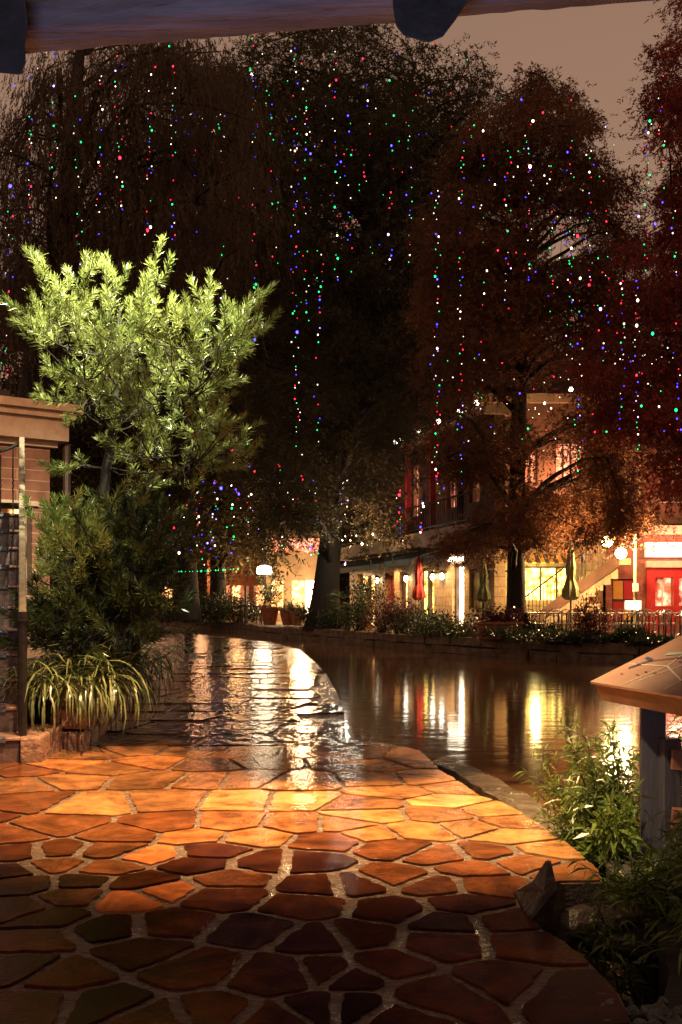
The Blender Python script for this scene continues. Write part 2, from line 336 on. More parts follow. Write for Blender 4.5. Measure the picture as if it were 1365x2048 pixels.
seeds = """31,1932,b;138,1947,d;205,2009,b;66,2014,d;380,1937,d;420,2022,d;277,1906,d;554,1952,d;672,1942,d;641,2019,b;72,1881,d;103,1835,b;208,1855,b;349,1845,d;503,1855,v;651,1876,b;31,1817,d;144,1793,r;258,1797,O;325,1782,O;49,1768,b;169,1760,b;277,1762,b;446,1794,d;605,1809,d;641,1770,b;31,1742,b;103,1730,r;215,1737,r;303,1711,O;390,1727,b;420,1704,b;535,1724,b;610,1724,b;461,1758,r;36,1706,d;118,1699,d;215,1699,r;246,1670,r;100,1655,r;30,1668,r;390,1670,o;340,1650,r;450,1648,o;513,1672,o;600,1650,o;661,1680,r;680,1650,y;190,1608,y;333,1600,g;480,1600,Y;600,1600,Y;46,1605,r;138,1560,g;36,1570,g;303,1558,g;415,1560,g;487,1560,g;600,1565,y;215,1538,g;277,1499,g;308,1525,o;410,1527,g;170,1508,g;50,1540,r;120,1530,o;706,1768,b;788,1819,b;793,1753,r;932,1809,b;711,1870,b;890,1886,d;947,1737,r;896,1842,b;696,1947,b;767,1927,d;700,2019,b;880,1988,d;1126,1983,d;1060,1890,d;973,1706,r;793,1696,r;742,1630,Y;896,1604,Y;880,1628,g;947,1655,y;834,1662,o;727,1609,g;737,1668,o;1024,1645,g;1024,1670,y;1101,1700,y;844,1558,y;793,1583,y;742,1527,y;910,1575,y;834,1520,y;980,1620,y;1050,1725,r;1140,1745,r;880,1710,r;870,1770,r;760,1560,y;520,1520,g;620,1505,g;690,1515,g;500,1505,g;380,1500,y;1010,1960,d;780,2040,d;560,2040,d;300,2040,d;1010,1840,d;975,1770,r"""
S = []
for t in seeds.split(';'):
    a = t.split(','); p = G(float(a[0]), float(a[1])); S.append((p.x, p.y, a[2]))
for y in np.arange(-4.5, 2.7, .45):                        # below / beside the frame
    for x in np.arange(-5.8, 1.3, .5):
        X = x+R(-.15,.15); Y = y+R(-.14,.14)
        if Y < 2.45: S.append((X, Y, random.choice('bddr')))
for y in np.arange(2.6, 7.0, .5):
    for x in np.arange(-5.9, 1.3, .5):
        if HX+F*x/y < -25: S.append((x+R(-.15,.15), y+R(-.14,.14), random.choice('bddr')))
joints = [7.55,9.1,10.6,12.3,13.5,16,18.4,21.8,25,28.5,33,41]
ROW = {}
for i in range(len(joints)-1):
    y0, y1 = joints[i], joints[i+1]; st = .75 if i < 6 else 1.3
    for x in np.arange(-15, 2.2, st):
        for yy in np.arange(y0+.3, y1, .75 if i < 6 else 1.4):
            ROW[len(S)] = (y0, y1); S.append((x+R(-.28,.28)*st, min(y1-.1, yy+R(-.15,.15)), random.choice('ddgbr')))
def clip(poly, nx, ny, c):                                 # keep nx*x+ny*y <= c
    out = []
    for i in range(len(poly)):
        a = poly[i]; b_ = poly[(i+1) % len(poly)]; da = nx*a[0]+ny*a[1]-c; db = nx*b_[0]+ny*b_[1]-c
        if da <= 0: out.append(a)
        if (da < 0) != (db < 0) and abs(da-db) > 1e-9:
            t = da/(da-db); out.append((a[0]+(b_[0]-a[0])*t, a[1]+(b_[1]-a[1])*t))
    return out
SA = np.array([(s[0], s[1]) for s in S])
mb = MB(); tones = []; mbf = MB(); tonf = []
import mathutils
for i, (x, y, tn) in enumerate(S):
    if not inpoly(outline, x, y): continue
    d = np.hypot(SA[:,0]-x, SA[:,1]-y); idx = np.argsort(d)[1:18]
    cell = [(x-1.6,y-1.6),(x+1.6,y-1.6),(x+1.6,y+1.6),(x-1.6,y+1.6)]
    gap = (R(.004,.012) if y > 4.6 else R(.008,.024)) if y < 7.5 else R(.008,.014)
    for j in idx:
        if (i in ROW) != (j in ROW) or (i in ROW and ROW[i] != ROW[j]): continue
        qx, qy = SA[j]; nx, ny = qx-x, qy-y; l = math.hypot(nx, ny); nx /= l; ny /= l
        cell = clip(cell, nx, ny, nx*(x+qx)/2+ny*(y+qy)/2-gap)
        if len(cell) < 3: break
    if len(cell) < 3: continue
    if i in ROW: cell = clip(clip(cell, 0, -1, -(ROW[i][0]+.012)), 0, 1, ROW[i][1]-.012)
    else: cell = clip(cell, 0, 1, joints[0]-.012)
    inn = [c for c in cell]
    if len(inn) < 3: continue
    # clip the cell by the outline where they cross: subject = outline, clipper = cell
    if not all(inpoly(outline, cx_, cy_) for cx_, cy_ in inn):
        sub = outline
        area = sum(inn[k][0]*inn[(k+1)%len(inn)][1]-inn[(k+1)%len(inn)][0]*inn[k][1] for k in range(len(inn)))
        if area < 0: inn = inn[::-1]
        for k in range(len(inn)):
            a = inn[k]; b_ = inn[(k+1) % len(inn)]; nx, ny = (b_[1]-a[1]), -(b_[0]-a[0]); l = math.hypot(nx, ny)
            if l < 1e-6: continue
            sub = clip(sub, nx/l, ny/l, (nx*a[0]+ny*a[1])/l)
            if len(sub) < 3: break
        if len(sub) < 3: continue
        inn = sub
    # rough outline
    pl = []
    for k in range(len(inn)):
        a = inn[k]; b_ = inn[(k+1) % len(inn)]; l = math.dist(a, b_)
        if l < .01: continue
        q = max(1, min(18, int(l/.032))) if y < 9 else 1
        for t in range(q):
            f = t/q; jj = .0075 if (t and y < 9) else 0; pl.append((a[0]+(b_[0]-a[0])*f+R(-jj,jj), a[1]+(b_[1]-a[1])*f+R(-jj,jj)))
    if len(pl) < 3: continue
    if y < 9 and len(pl) > 6:
        ph = [(R(0,6), random.randint(2,7), R(.003,.012)) for _ in range(4)]; n0 = len(pl); cx_ = sum(p[0] for p in pl)/n0; cy_ = sum(p[1] for p in pl)/n0; o2 = []
        for k, p in enumerate(pl):
            f = 1-.02-sum(a*(1+math.sin(b0+w0*6.283*k/n0)) for b0, w0, a in ph); o2.append((cx_+(p[0]-cx_)*f, cy_+(p[1]-cy_)*f))
        pl = o2
    if y < 9: pl = smooth_pts(pl, 1, True)
    cx_ = sum(p[0] for p in pl)/len(pl); cy_ = sum(p[1] for p in pl)/len(pl); n = len(pl)
    h = R(.001,.0035); tx, ty = (R(-.006,.006), R(-.006,.006)) if y < 7.5 else (R(-.008,.008), R(-.016,.016))
    ring = lambda s_, z: [(cx_+(p[0]-cx_)*s_, cy_+(p[1]-cy_)*s_, z+(tx*(p[0]-cx_)+ty*(p[1]-cy_) if z > 0 else 0)) for p in pl]
    V = ring(1.0, -.02)+ring(.999, h*.8)+ring(.993, h)
    Fc = [(k, (k+1) % n, n+(k+1) % n, n+k) for k in range(n)]+[(n+k, n+(k+1) % n, 2*n+(k+1) % n, 2*n+k) for k in range(n)]+[tuple(range(2*n, 3*n))]
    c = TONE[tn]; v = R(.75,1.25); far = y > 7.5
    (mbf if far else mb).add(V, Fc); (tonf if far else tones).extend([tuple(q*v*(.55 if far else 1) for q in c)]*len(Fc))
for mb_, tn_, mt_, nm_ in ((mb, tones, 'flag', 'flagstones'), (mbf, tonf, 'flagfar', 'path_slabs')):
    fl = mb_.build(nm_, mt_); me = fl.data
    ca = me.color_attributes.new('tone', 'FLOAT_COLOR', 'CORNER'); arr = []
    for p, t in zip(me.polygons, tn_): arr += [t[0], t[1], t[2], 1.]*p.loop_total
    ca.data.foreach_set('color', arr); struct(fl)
# lower ledge beside the river
lp = [G(870,1530,-.12),G(905,1545,-.12),G(950,1575,-.12),G(1000,1602,-.12),G(1045,1635,-.12),G(1100,1672,-.12)]
lp2 = [G(868,1520,-.12),G(930,1548,-.12),G(985,1580,-.12),G(1030,1606,-.12),G(1075,1640,-.12),G(1130,1690,-.12)]
poly = [(p.x-.03, p.y-.02) for p in lp]+[(p.x+.10, p.y+.03) for p in lp2[::-1]]
struct(MB().prism(jag(poly, .018, .12), -1.1, -.09).build('river_ledge', 'ledge'))
# broken ledge by the inlet
def rock(mb_, c, s_, seed, n=14, sq=(1,1,1)):
    rr = random.Random(seed); ico = []
    import bmesh
    bm = bmesh.new(); bmesh.ops.create_icosphere(bm, subdivisions=3, radius=1)
    ph = [(rr.uniform(0,6), rr.uniform(1.3,3.4), Vector((rr.gauss(0,1), rr.gauss(0,1), rr.gauss(0,1))).normalized()) for _ in range(7)]
    for v in bm.verts:
        d = v.co.normalized(); k = 1+sum(.06*math.sin(a+f*3*d.dot(u)) for a, f, u in ph)
        for a, f, u in ph[:5]:
            t = d.dot(u)
            if t > .72: k *= .72/t*1.0
        v.co = d*k
    V = [(c[0]+v.co.x*s_*sq[0], c[1]+v.co.y*s_*sq[1], c[2]+v.co.z*s_*sq[2]) for v in bm.verts]; Fc = [[v.index for v in f.verts] for f in bm.faces]
    bm.free(); mb_.add(V, Fc)
# upright stone: tall leaning fin
a = W(1030,1790,3.74); b1 = W(1058,1842,3.5); t_ = W(1098,1722,3.62); c1 = W(1130,1800,3.75); c2 = W(1108,1835,3.6)
mb = MB(); base = [(a.x,a.y,-.6),(b1.x,b1.y,-.6),(c2.x,c2.y,-.6),(c1.x+.02,c1.y,-.6),(a.x+.1,a.y+.12,-.6)]
mid = [(a.x,a.y,.01),(b1.x,b1.y,-.03),(c2.x,c2.y,-.02),(c1.x,c1.y,.03),(a.x+.1,a.y+.12,.03)]
up = [(t_.x-.055,t_.y+.02,.075),(t_.x-.03,t_.y-.06,.06),(t_.x+.02,t_.y-.05,.07),(t_.x+.025,t_.y,.08),(t_.x-.01,t_.y+.05,.08)]
tp = [(t_.x-.012,t_.y,.155),(t_.x-.008,t_.y-.012,.15),(t_.x+.006,t_.y-.01,.15),(t_.x+.008,t_.y,.155),(t_.x,t_.y+.012,.155)]
V = base+mid+up+tp; Fc = [tuple(range(5))[::-1], tuple(range(15,20))]
for q in range(3): Fc += [(q*5+k, q*5+(k+1) % 5, q*5+5+(k+1) % 5, q*5+5+k) for k in range(5)]
mb.add(V, Fc); o = mb.build('upright_stone', 'ledge'); tag(o, 'dark pointed stone standing upright in the notch of the paving edge', 'stone')
mb = MB(); rock(mb, (.98,3.72,-.13), .2, 5, sq=(1.3,.45,.55)); rock(mb, (1.12,3.66,-.16), .17, 6, sq=(1.2,.5,.5))
tag(mb.build('flat_rock', 'ledge', smooth=True), 'low wet dark rock lying between upright stone and sign post', 'rock')
mb = MB()
for k in range(44):
    p = G(R(1190,1400), R(1985,2060)); rock(mb, (p.x, p.y, -.02), R(.012,.03), 40+k)
M['gravel'] = mat('pale_gravel', (.10,.10,.10), .5, (.04,.04,.04), nscale=20, bump=.6)
# ground under right plants
bank = [(.83,2.7),(.95,2.0),(.98,-5),(9,-5),(9,3.2),(2.4,4.9),(1.6,5.0),(1.25,4.8),(1.14,4.3),(1.15,3.6),(1.02,3.1)]
struct(MB().prism(jag(bank, .03, .2), -1.1, -.05).build('planting_bed_soil', 'soil'))
o = mb.build('gravel', 'gravel'); struct(o, 'stuff')

# ------------------------------------------------------------------ shelter beam above
sh = thing('timber_shelter', 'pale hewn timber shelter edge crossing the top of the photo', 'shelter', (0,2,0))
def rough_beam(p0, p1, hw, hh, nseg, amp, tilt=0):
    mb_ = MB(); p0 = Vector(p0); p1 = Vector(p1); t = (p1-p0).normalized(); s_ = t.cross(Vector((0,0,1))).normalized(); u = s_.cross(t)
    sec = [(-1,-.86),(-.84,-1),(0,-1.03),(.84,-1),(1,-.86),(1,0),(1,.86),(.84,1),(-.84,1),(-1,.86),(-1,.4),(-1,-.3)]; n = len(sec); V = []; Fc = []
    for i in range(nseg+1):
        p = p0.lerp(p1, i/nseg)
        for (a_, b_) in sec: V.append(p+s_*(a_*hw+R(-amp,amp))+u*(b_*hh+R(-amp,amp)))
    for i in range(nseg):
        for k in range(n): Fc.append((i*n+k, i*n+(k+1) % n, (i+1)*n+(k+1) % n, (i+1)*n+k))
    Fc += [tuple(range(n))[::-1], tuple(nseg*n+k for k in range(n))]
    return mb_.add(V, Fc)
def loc_to(o, par):
    o.matrix_parent_inverse = Matrix.Translation(-par.location)
    return o
loc_to(rough_beam((-3.2,3.38,2.875),(3.2,2.58,2.965), .075, .075, 160, .003).build('eave_beam', 'timber', sh, smooth=True), sh)
def brace(pts, Y0, Y1, name='rafter_end'):
    A = [W(x, y, Y0) for x, y in pts]; B_ = [Vector((p.x*Y1/Y0, Y1, CH+(p.z-CH)*Y1/Y0*1.02)) for p in A]; n = len(A)
    mb_ = MB().add(A+B_, [tuple(range(n)), tuple(range(n, 2*n))[::-1]]+[(k, n+k, n+(k+1) % n, (k+1) % n) for k in range(n)])
    o_ = mb_.build(name, 'timberdark', sh); loc_to(o_, sh)
    md = o_.modifiers.new('bevel', 'BEVEL'); md.width = .005; md.segments = 2
    return o_
brace([(788,-60),(786,10),(792,52),(808,72),(858,86),(886,74),(912,40),(940,-4),(975,-60)], 2.55, 2.9)
brace([(-60,-60),(-60,140),(0,146),(42,150),(52,128),(50,90),(56,60),(40,-60)], 2.7, 3.1)
loc_to(MB().box(-3.6,3.6,-2.5,2.5,3.05,3.11).build('roof_deck', 'thatch', sh), sh)
for X, Y in ((-3.0,3.3),(3.0,2.6),(-3.0,-2.2),(3.0,-2.2)):
    o_ = rough_beam((X,Y,-.2 if X < 0 else -.6),(X+.01,Y,2.8), .08, .08, 8, .004) if False else MB().tube([(X,Y,-1.0),(X,Y,1.4),(X,Y,2.77 if Y > 0 else 2.985)], .09, 10)
    loc_to(o_.build('post', 'timber', sh, smooth=True), sh)

# ------------------------------------------------------------------ stair + rail
th = math.atan2(642.5, F)                                   # bearing of the stair run (to the left)
sp = Vector((-2.17,6.75,0)); TR = .295; RS = .175
st = thing('stone_staircase', 'wet stone steps climbing away at the left edge', 'staircase', sp, th)
for i in range(11):
    mb = MB().bevbox(-2.6,0,i*TR,(i+1)*TR+(1.6 if i == 10 else .0),-.2 if i == 0 else RS*i-.02-.3*(i > 1),RS*(i+1)-.025, .006)
    s_ = mb.build('step', 'steps', st)
    MB().bevbox(-2.6,.01,i*TR-.02,(i+1)*TR+(1.6 if i == 10 else -.001),RS*(i+1)-.024,RS*(i+1), .006, jit=.001).build('tread', 'nosing', s_)
    MB().bevbox(-1.9,-.09,i*TR-.024,i*TR+.035,RS*(i+1)-.035,RS*(i+1)+.004, .003).build('grip_strip', 'strip', s_)
mb = MB().prism([(0.004,-.05),(.14,-.03),(.30,.55),(.28,.8),(.004,.7)], -.2, RS+.0)
o = mb.build('end_block', 'wallstone', st); md = o.modifiers.new('bevel', 'BEVEL'); md.width = .015; md.segments = 2
rl = thing('stair_handrail', 'flat weathered handrail on a black post running up the steps', 'handrail', sp, th)
def up(i, dz): return (.02, i*TR, RS*i+dz)
MB().tube([(.02,.07,RS-.0),(.02,.07,.97)], .03, 8).build('newel_post', 'iron', rl)
MB().tube([(.02,.07,.955),(.02,.07,1.02)], .045, 8).build('newel_cap', 'iron', rl)
A0 = Vector((.02,.05,.99)); A1 = Vector((.02,3.05,2.66)); d = A1-A0; L_ = d.length
mb = MB()
for i in range(40):
    pass
an = math.atan2(d.z, d.y)
m4 = Matrix.Translation(A0) @ Matrix.Rotation(an, 4, 'X')
mb.bevbox(-.025,.025,0,L_,-.018,.018,.006,m4); mb.build('top_rail', 'railcap', rl)
m5 = Matrix.Translation(A0-Vector((0,0,.62))) @ Matrix.Rotation(an, 4, 'X')
MB().bevbox(-.012,.012,0,L_,-.012,.012,.003,m5).build('bottom_rail', 'iron', rl)
for k in range(1, 19):
    q = A0.lerp(A1, k/19); MB().tube([q-Vector((0,0,.61)), q-Vector((0,0,.02))], .008, 5).build('baluster', 'iron', rl)
MB().tube([(.02,3.05,RS*11),(.02,3.05,2.66)], .02, 6).build('upper_post', 'iron', rl)
gr = thing('landing_railing', 'black iron railing with drooping top rail at stair head', 'railing', sp, th)
pts = [(.0,3.1,2.62),(-.12,3.1,2.55),(-.3,3.1,2.50),(-.6,3.1,2.49),(-1.2,3.1,2.5),(-2.4,3.1,2.5)]
MB().tube(smooth_pts(pts, 2), .016, 6).build('top_rail', 'iron', gr, smooth=True)
MB().tube([(.0,3.1,2.03),(-2.4,3.1,2.03)], .012, 6).build('bottom_rail', 'iron', gr)
for k in range(11):
    x = -.06-.115*k*1.0; zt = 2.57 if k == 0 else 2.5
    MB().tube([(x,3.1,RS*11-.005),(x,3.1,2.15)]+[(x+.006*math.cos(q*2.1), 3.1+.006*math.sin(q*2.1), 2.15+q*.018) for q in range(8)]+[(x,3.1,zt)], .0075, 5).build('twisted_bar', 'iron', gr)
# ------------------------------------------------------------------ planter wall + soil
def stone_wall(name, path, z0, z1, thick, sl, rows, m, jit=.012):
    mb_ = MB(); hh = (z1-z0)/rows
    pl = [Vector((p[0], p[1], 0)) for p in path]; seg = [(pl[i+1]-pl[i]).length for i in range(len(pl)-1)]; tot = sum(seg)
    def at(s_):
        for i, l in enumerate(seg):
            if s_ <= l or i == len(seg)-1: return pl[i]+(pl[i+1]-pl[i])*(s_/l), (pl[i+1]-pl[i]).normalized()
            s_ -= l
    for r in range(rows):
        s_ = -R(0,sl*.5)
        while s_ < tot:
            l = sl*R(.6,1.5); a_ = max(0, s_); b_ = min(tot, s_+l); s_ += l
            if b_-a_ < .05: continue
            p, t = at((a_+b_)/2); ang = math.atan2(t.y, t.x); k = R(.0,.03)
            mm = Matrix.Translation(Vector((p.x, p.y, z0+r*hh))) @ Matrix.Rotation(ang, 4, 'Z')
            mb_.bevbox(-(b_-a_)/2+.004,(b_-a_)/2-.004,-thick/2-k,thick/2+k,.003,hh-.004+R(-.01,.012)*(r == rows-1),min(.03, hh*.2),mm,jit)
    return mb_
wp = smooth_pts([(-2.02,7.4),(-2.15,9.2),(-2.52,12.3),(-2.52,13.7),(-2.85,16.6),(-3.35,21),(-4.6,23.9),(-7.2,26.6)], 2)
o = stone_wall('w', wp, -.05, .5, .24, .34, 3, 'wallstone').build('planter_wall', 'wallstone')
tag(o, 'low curved reddish stone wall holding the left planting bed', 'wall')
struct(MB().prism([(p[0]-.05, p[1]) for p in wp]+[(-14,30),(-14,8.9),(-3.4,8.9),(-2.3,7.55)], -.5, .38).build('planting_bed', 'soil'))
# ------------------------------------------------------------------ left building
lb = thing('corner_building', 'brick corner building with cream cornice beyond the steps', 'building', (0,0,0))
bx0 = Vector((-6.2,10.65,0)); bx1 = Vector(((100-HX)/F*12.5,12.5,0)); dd = (bx1-bx0); ang = math.atan2(dd.y, dd.x); lw = dd.length
lb.location = bx0-Vector((0,0,.28)); lb.rotation_euler.z = ang
wl_ = MB(); wl_.box(0,lw,0,.25,2.56,3.35); wl_.box(0,lw,0,.25,-.2,1.45); wl_.box(0,1.1,0,.25,1.45,2.56); wl_.box(lw-.22,lw,0,.25,1.45,2.56); wl_.box(lw-.25,lw,.25,9,-.2,3.35)
wl_.build('wall', 'brickbig', lb)
wd = MB().box(1.1,lw-.22,.12,.14,1.45,2.56).build('window', 'winwarm', lb)
fr = MB()
for x in (1.1,1.75,2.35,lw-.27): fr.box(x,x+.05,.05,.12,1.45,2.56)
fr.box(1.1,lw-.22,.06,.115,2.50,2.56); fr.box(1.1,lw-.22,.06,.115,1.95,1.99); fr.build('window_frame', 'darkwood', wd)
MB().box(1.0,lw-.15,-.05,.0,2.54,2.60).build('lintel', 'cream', lb)
cn = MB(); cn.box(-.1,lw+.18,-.18,9,3.353,3.62); cn.box(-.1,lw+.25,-.25,9,3.623,3.70); cn.box(-.1,lw+.32,-.32,9,3.703,3.80); cn.box(-.1,lw+.08,-.06,0,3.28,3.35)
cn.build('cornice', 'cream', lb)
MB().box(-.1,lw-.4,.3,9,3.803,4.0).build('roof', 'night', lb)
MB().tube([(lw+.2,-.05,-.2),(lw+.2,-.05,3.34)], .05, 8).build('downpipe', 'darkwood', lb)
# ------------------------------------------------------------------ foliage generators
def tree_from_outline(name, label, cat, trunk, poly, Y, spread, nclump, nspray, nleaf, ll, lw_, lm, bm='bark_dark', holes=(), weep=0., clr=.9, group=None, nlimb=70, limbr=.05):
    """trunk: (px,py,Y,radius m) from the ground up; poly: crown outline; every clump sits at its own depth."""
    base = W(trunk[0][0], trunk[0][1], trunk[0][2]); t = thing(name, label, cat, (base.x, base.y, base.z), 0, group)
    tp_ = [W(a[0], a[1], a[2])-base for a in trunk]; rr = [a[3] for a in trunk]
    tp2 = smooth_pts([(*p, r) for p, r in zip(tp_, rr)], 2)
    mb_ = MB(); tv = [Vector(p[:3]) for p in tp2]; tr_ = [p[3] for p in tp2]
    mb_.tube(tv, tr_, 12)
    xs = [p[0] for p in poly]; ys = [p[1] for p in poly]; cl = []
    tries = 0
    while len(cl) < nclump and tries < nclump*60:
        tries += 1; x = R(min(xs), max(xs)); y = R(min(ys), max(ys))
        if not inpoly(poly, x, y): continue
        if any(((x-h[0])/h[2])**2+((y-h[1])/h[3])**2 < 1 for h in holes): continue
        c = W(x, y, Y+R(-1,1)*spread)-base
        if c.z < .8 and weep == 0: continue
        cl.append(c)
    lb_ = MB(); nodes = [(v, r) for v, r in zip(tv, tr_)]
    for i, c in enumerate(cl[:nlimb]):
        best = min(nodes[:len(tv)], key=lambda q: abs((c.z-q[0].z)-.35*math.hypot(c.x-q[0].x, c.y-q[0].y)))
        s_ = best[0]; r0 = min(best[1]*.45, limbr+.012*(c-s_).length); pts_ = []
        n_ = 7
        side = Vector((R(-1,1), R(-1,1), R(-.4,.4)))*.06*(c-s_).length
        for k in range(n_+1):
            f = k/n_; p = s_.lerp(c, f)+side*math.sin(f*math.pi)+Vector((R(-1,1),R(-1,1),R(-1,1)))*.05
            p.z += .12*(c-s_).length*math.sin(f*math.pi)*(1 if weep == 0 else 1.6); pts_.append(p)
        rd = [max(.012, r0*(1-.85*k/n_)) for k in range(n_+1)]
        lb_.tube(pts_, rd, 5); nodes += [(p, r) for p, r in zip(pts_[2:], rd[2:])]
    NV = np.array([tuple(q[0]) for q in nodes])
    for c in cl[nlimb:]:
        dd_ = np.linalg.norm(NV-np.array(c), axis=1); s_ = Vector(NV[int(np.argmin(dd_))]); mid_ = s_.lerp(c, .5)+Vector((R(-.1,.1),R(-.1,.1),.1))
        lb_.tube([s_, mid_, c], [.03,.02,.01], 4)
    P = []; D = []
    for c in cl:
        k = int(nspray*R(.5,1.5)); r_ = clr*R(.6,1.3)
        o_ = RNG.normal(size=(k,3))*np.array([r_*.55, r_*.55, r_*.32]); o_[:,2] -= .45*np.abs(o_[:,0])+.25*np.abs(o_[:,1])
        sd = nrm(o_*np.array([1,1,.5])+RNG.normal(size=(k,3))*.35)                                  # spray direction, outwards
        if weep: sd = nrm(sd*.25+np.array([0,0,-1.])); 
        else: sd[:,2] -= .5
        sd = nrm(sd); sl_ = RNG.uniform(.5,1.,size=(k,1))*(ll*3.2 if not weep else ll*5*weep)
        for q in range(nleaf):
            f = (q+.5)/nleaf; base_ = np.array(c)+o_+sd*sl_*f; lat = nrm(np.cross(sd, RNG.normal(size=(k,3))))
            P.append(base_); D.append(nrm(sd*.8+lat*(.9 if not weep else .35)))
    P = np.concatenate(P); D = np.concatenate(D)
    mb_.build('trunk', bm, t, smooth=True); lb_.build('limbs', bm, t, smooth=True)
    leaves('crown', P, D, RNG.uniform(.6,1.3,len(P))*ll, RNG.uniform(.7,1.2,len(P))*lw_, lm, t)
    return t
# great cypress in the middle
tree_from_outline('cypress_tree', 'huge dark cypress with thick flared trunk rising in the centre of the far bank', 'tree',
  [(648,1262,38,.85),(650,1225,38,.62),(655,1150,38,.47),(665,1050,38,.42),(690,900,38,.44),(722,740,38,.46),(738,600,38,.44),(742,480,38,.36),(765,380,38,.26),(800,250,38,.16),(830,130,38,.06)],
  [(420,330),(430,140),(520,40),(700,30),(800,60),(880,110),(940,90),(985,130),(985,160),(980,210),(1010,300),(990,480),(960,640),(900,800),(820,960),(790,1060),(760,1085),(700,1010),(600,1060),(500,1000),(470,800),(440,560)],
  38, 4.5, 460, 84, 8, .15, .045, 'cyp', holes=[(655,250,28,16),(715,290,18,14),(500,400,70,26),(745,435,22,22),(700,430,24,30),(835,325,22,14),(655,385,18,12),(870,130,12,10),(905,160,10,8)], clr=.85, nlimb=110, limbr=.09)
tree_from_outline('cypress_tree', 'tall russet cypress with straight slim trunk before the staircase', 'tree',
  [(1034,1262,28,.42),(1033,1225,28,.27),(1032,1100,28,.235),(1036,900,28,.22),(1042,700,28,.19),(1048,500,28,.15),(1056,330,28,.11),(1064,180,28,.05)],
  [(850,470),(900,330),(960,230),(1010,210),(1035,165),(1062,140),(1085,180),(1105,175),(1125,165),(1150,150),(1145,190),(1170,185),(1180,200),(1175,240),(1190,280),(1190,320),(1230,330),(1260,380),(1260,520),(1240,680),(1230,820),(1240,960),(1270,1010),(1290,1050),(1230,1060),(1160,1070),(1090,1090),(1000,1085),(930,1095),(860,1085),(900,1050),(890,900),(860,700)],
  28, 3.0, 430, 74, 8, .11, .036, 'cypred', holes=[(960,340,34,26),(1020,600,26,40),(1150,620,44,24),(900,560,26,40),(1105,300,24,22),(990,440,30,20),(1190,480,30,24),(940,700,40,24),(1130,720,40,20),(1115,475,50,38),(1190,260,24,30),(1255,440,30,30),(1030,450,20,16),(1085,790,70,56),(970,810,66,42),(880,1000,66,80),(985,960,46,56),(1110,930,60,60),(1160,780,30,60)], clr=.55, nlimb=130, limbr=.06)
tree_from_outline('cypress_tree', 'red lit cypress crown entering at the upper right edge', 'tree',
  [(1560,1262,25,.4),(1540,1000,25,.3),(1520,600,25,.24),(1500,300,25,.16),(1500,50,25,.06)],
  [(1330,-40),(1365,40),(1370,70),(1315,90),(1335,130),(1300,190),(1325,240),(1335,275),(1360,300),(1345,360),(1300,420),(1280,470),(1240,560),(1200,640),(1170,720),(1200,830),(1230,880),(1300,900),(1310,960),(1330,1010),(1420,1000),(1500,600),(1480,-40)],
  25, 2.6, 260, 90, 8, .10, .034, 'cypredlit', holes=[(1315,420,22,26),(1260,330,22,22),(1250,520,28,14),(1300,545,26,16)], clr=.5, nlimb=60)
# weeping tree at the left
tree_from_outline('weeping_tree', 'weeping tree with dark forked trunk above the corner building', 'tree',
  [(40,1190,21,.5),(60,900,21,.4),(85,700,21,.34),(125,480,21,.28),(140,330,21,.22),(150,200,21,.16),(165,60,21,.07)],
  [(-60,330),(-40,250),(60,240),(50,200),(110,110),(180,90),(330,70),(470,90),(520,300),(500,480),(420,560),(300,560),(150,600),(40,650),(-40,700)],
  21, 3.2, 340, 46, 10, .10, .022, 'weep', holes=[(20,190,50,30),(75,165,26,24),(180,165,16,30),(10,385,14,22),(500,400,55,24)], weep=1.0, clr=.8, nlimb=34, limbr=.03)
# darker trees behind, left of the great trunk
tree_from_outline('cypress_tree', 'dark cypress with slim trunk left of the lit lamp shade', 'tree',
  [(437,1240,50,.55),(437,1180,50,.4),(436,1080,50,.36),(440,800,50,.3),(445,400,50,.14)],
  [(230,520),(300,300),(400,120),(520,160),(620,500),(640,800),(640,1040),(560,1090),(470,1100),(380,1080),(330,1060),(300,960),(200,800)],
  50, 4, 330, 40, 7, .3, .11, 'cyp', holes=[(500,400,60,24)], clr=1.5, nlimb=60, limbr=.08)
tree_from_outline('cypress_tree', 'dark cypress with broad trunk at the bend of the path', 'tree',
  [(376,1240,46,.65),(376,1190,46,.5),(374,1100,46,.42),(350,900,46,.3),(320,600,46,.14)],
  [(0,560),(150,480),(330,420),(430,560),(430,900),(440,1060),(340,1090),(250,1020),(120,1000),(20,900)],
  46, 4, 240, 40, 7, .3, .11, 'cyp', clr=1.4, nlimb=50, limbr=.08)
tree_from_outline('background_tree', 'very dark broad tree far behind the great central cypress', 'tree',
  [(560,1230,66,.6),(560,1100,66,.5),(600,700,66,.3),(640,300,66,.12)],
  [(330,700),(380,300),(480,180),(700,120),(900,170),(960,300),(1000,520),(1080,600),(1000,760),(820,840),(700,960),(600,1080),(480,1090),(330,1000)],
  66, 4, 330, 40, 7, .42, .16, 'cyp', holes=[(500,400,60,28),(655,250,24,14),(720,440,24,24)], clr=2.1, nlimb=50, limbr=.08)
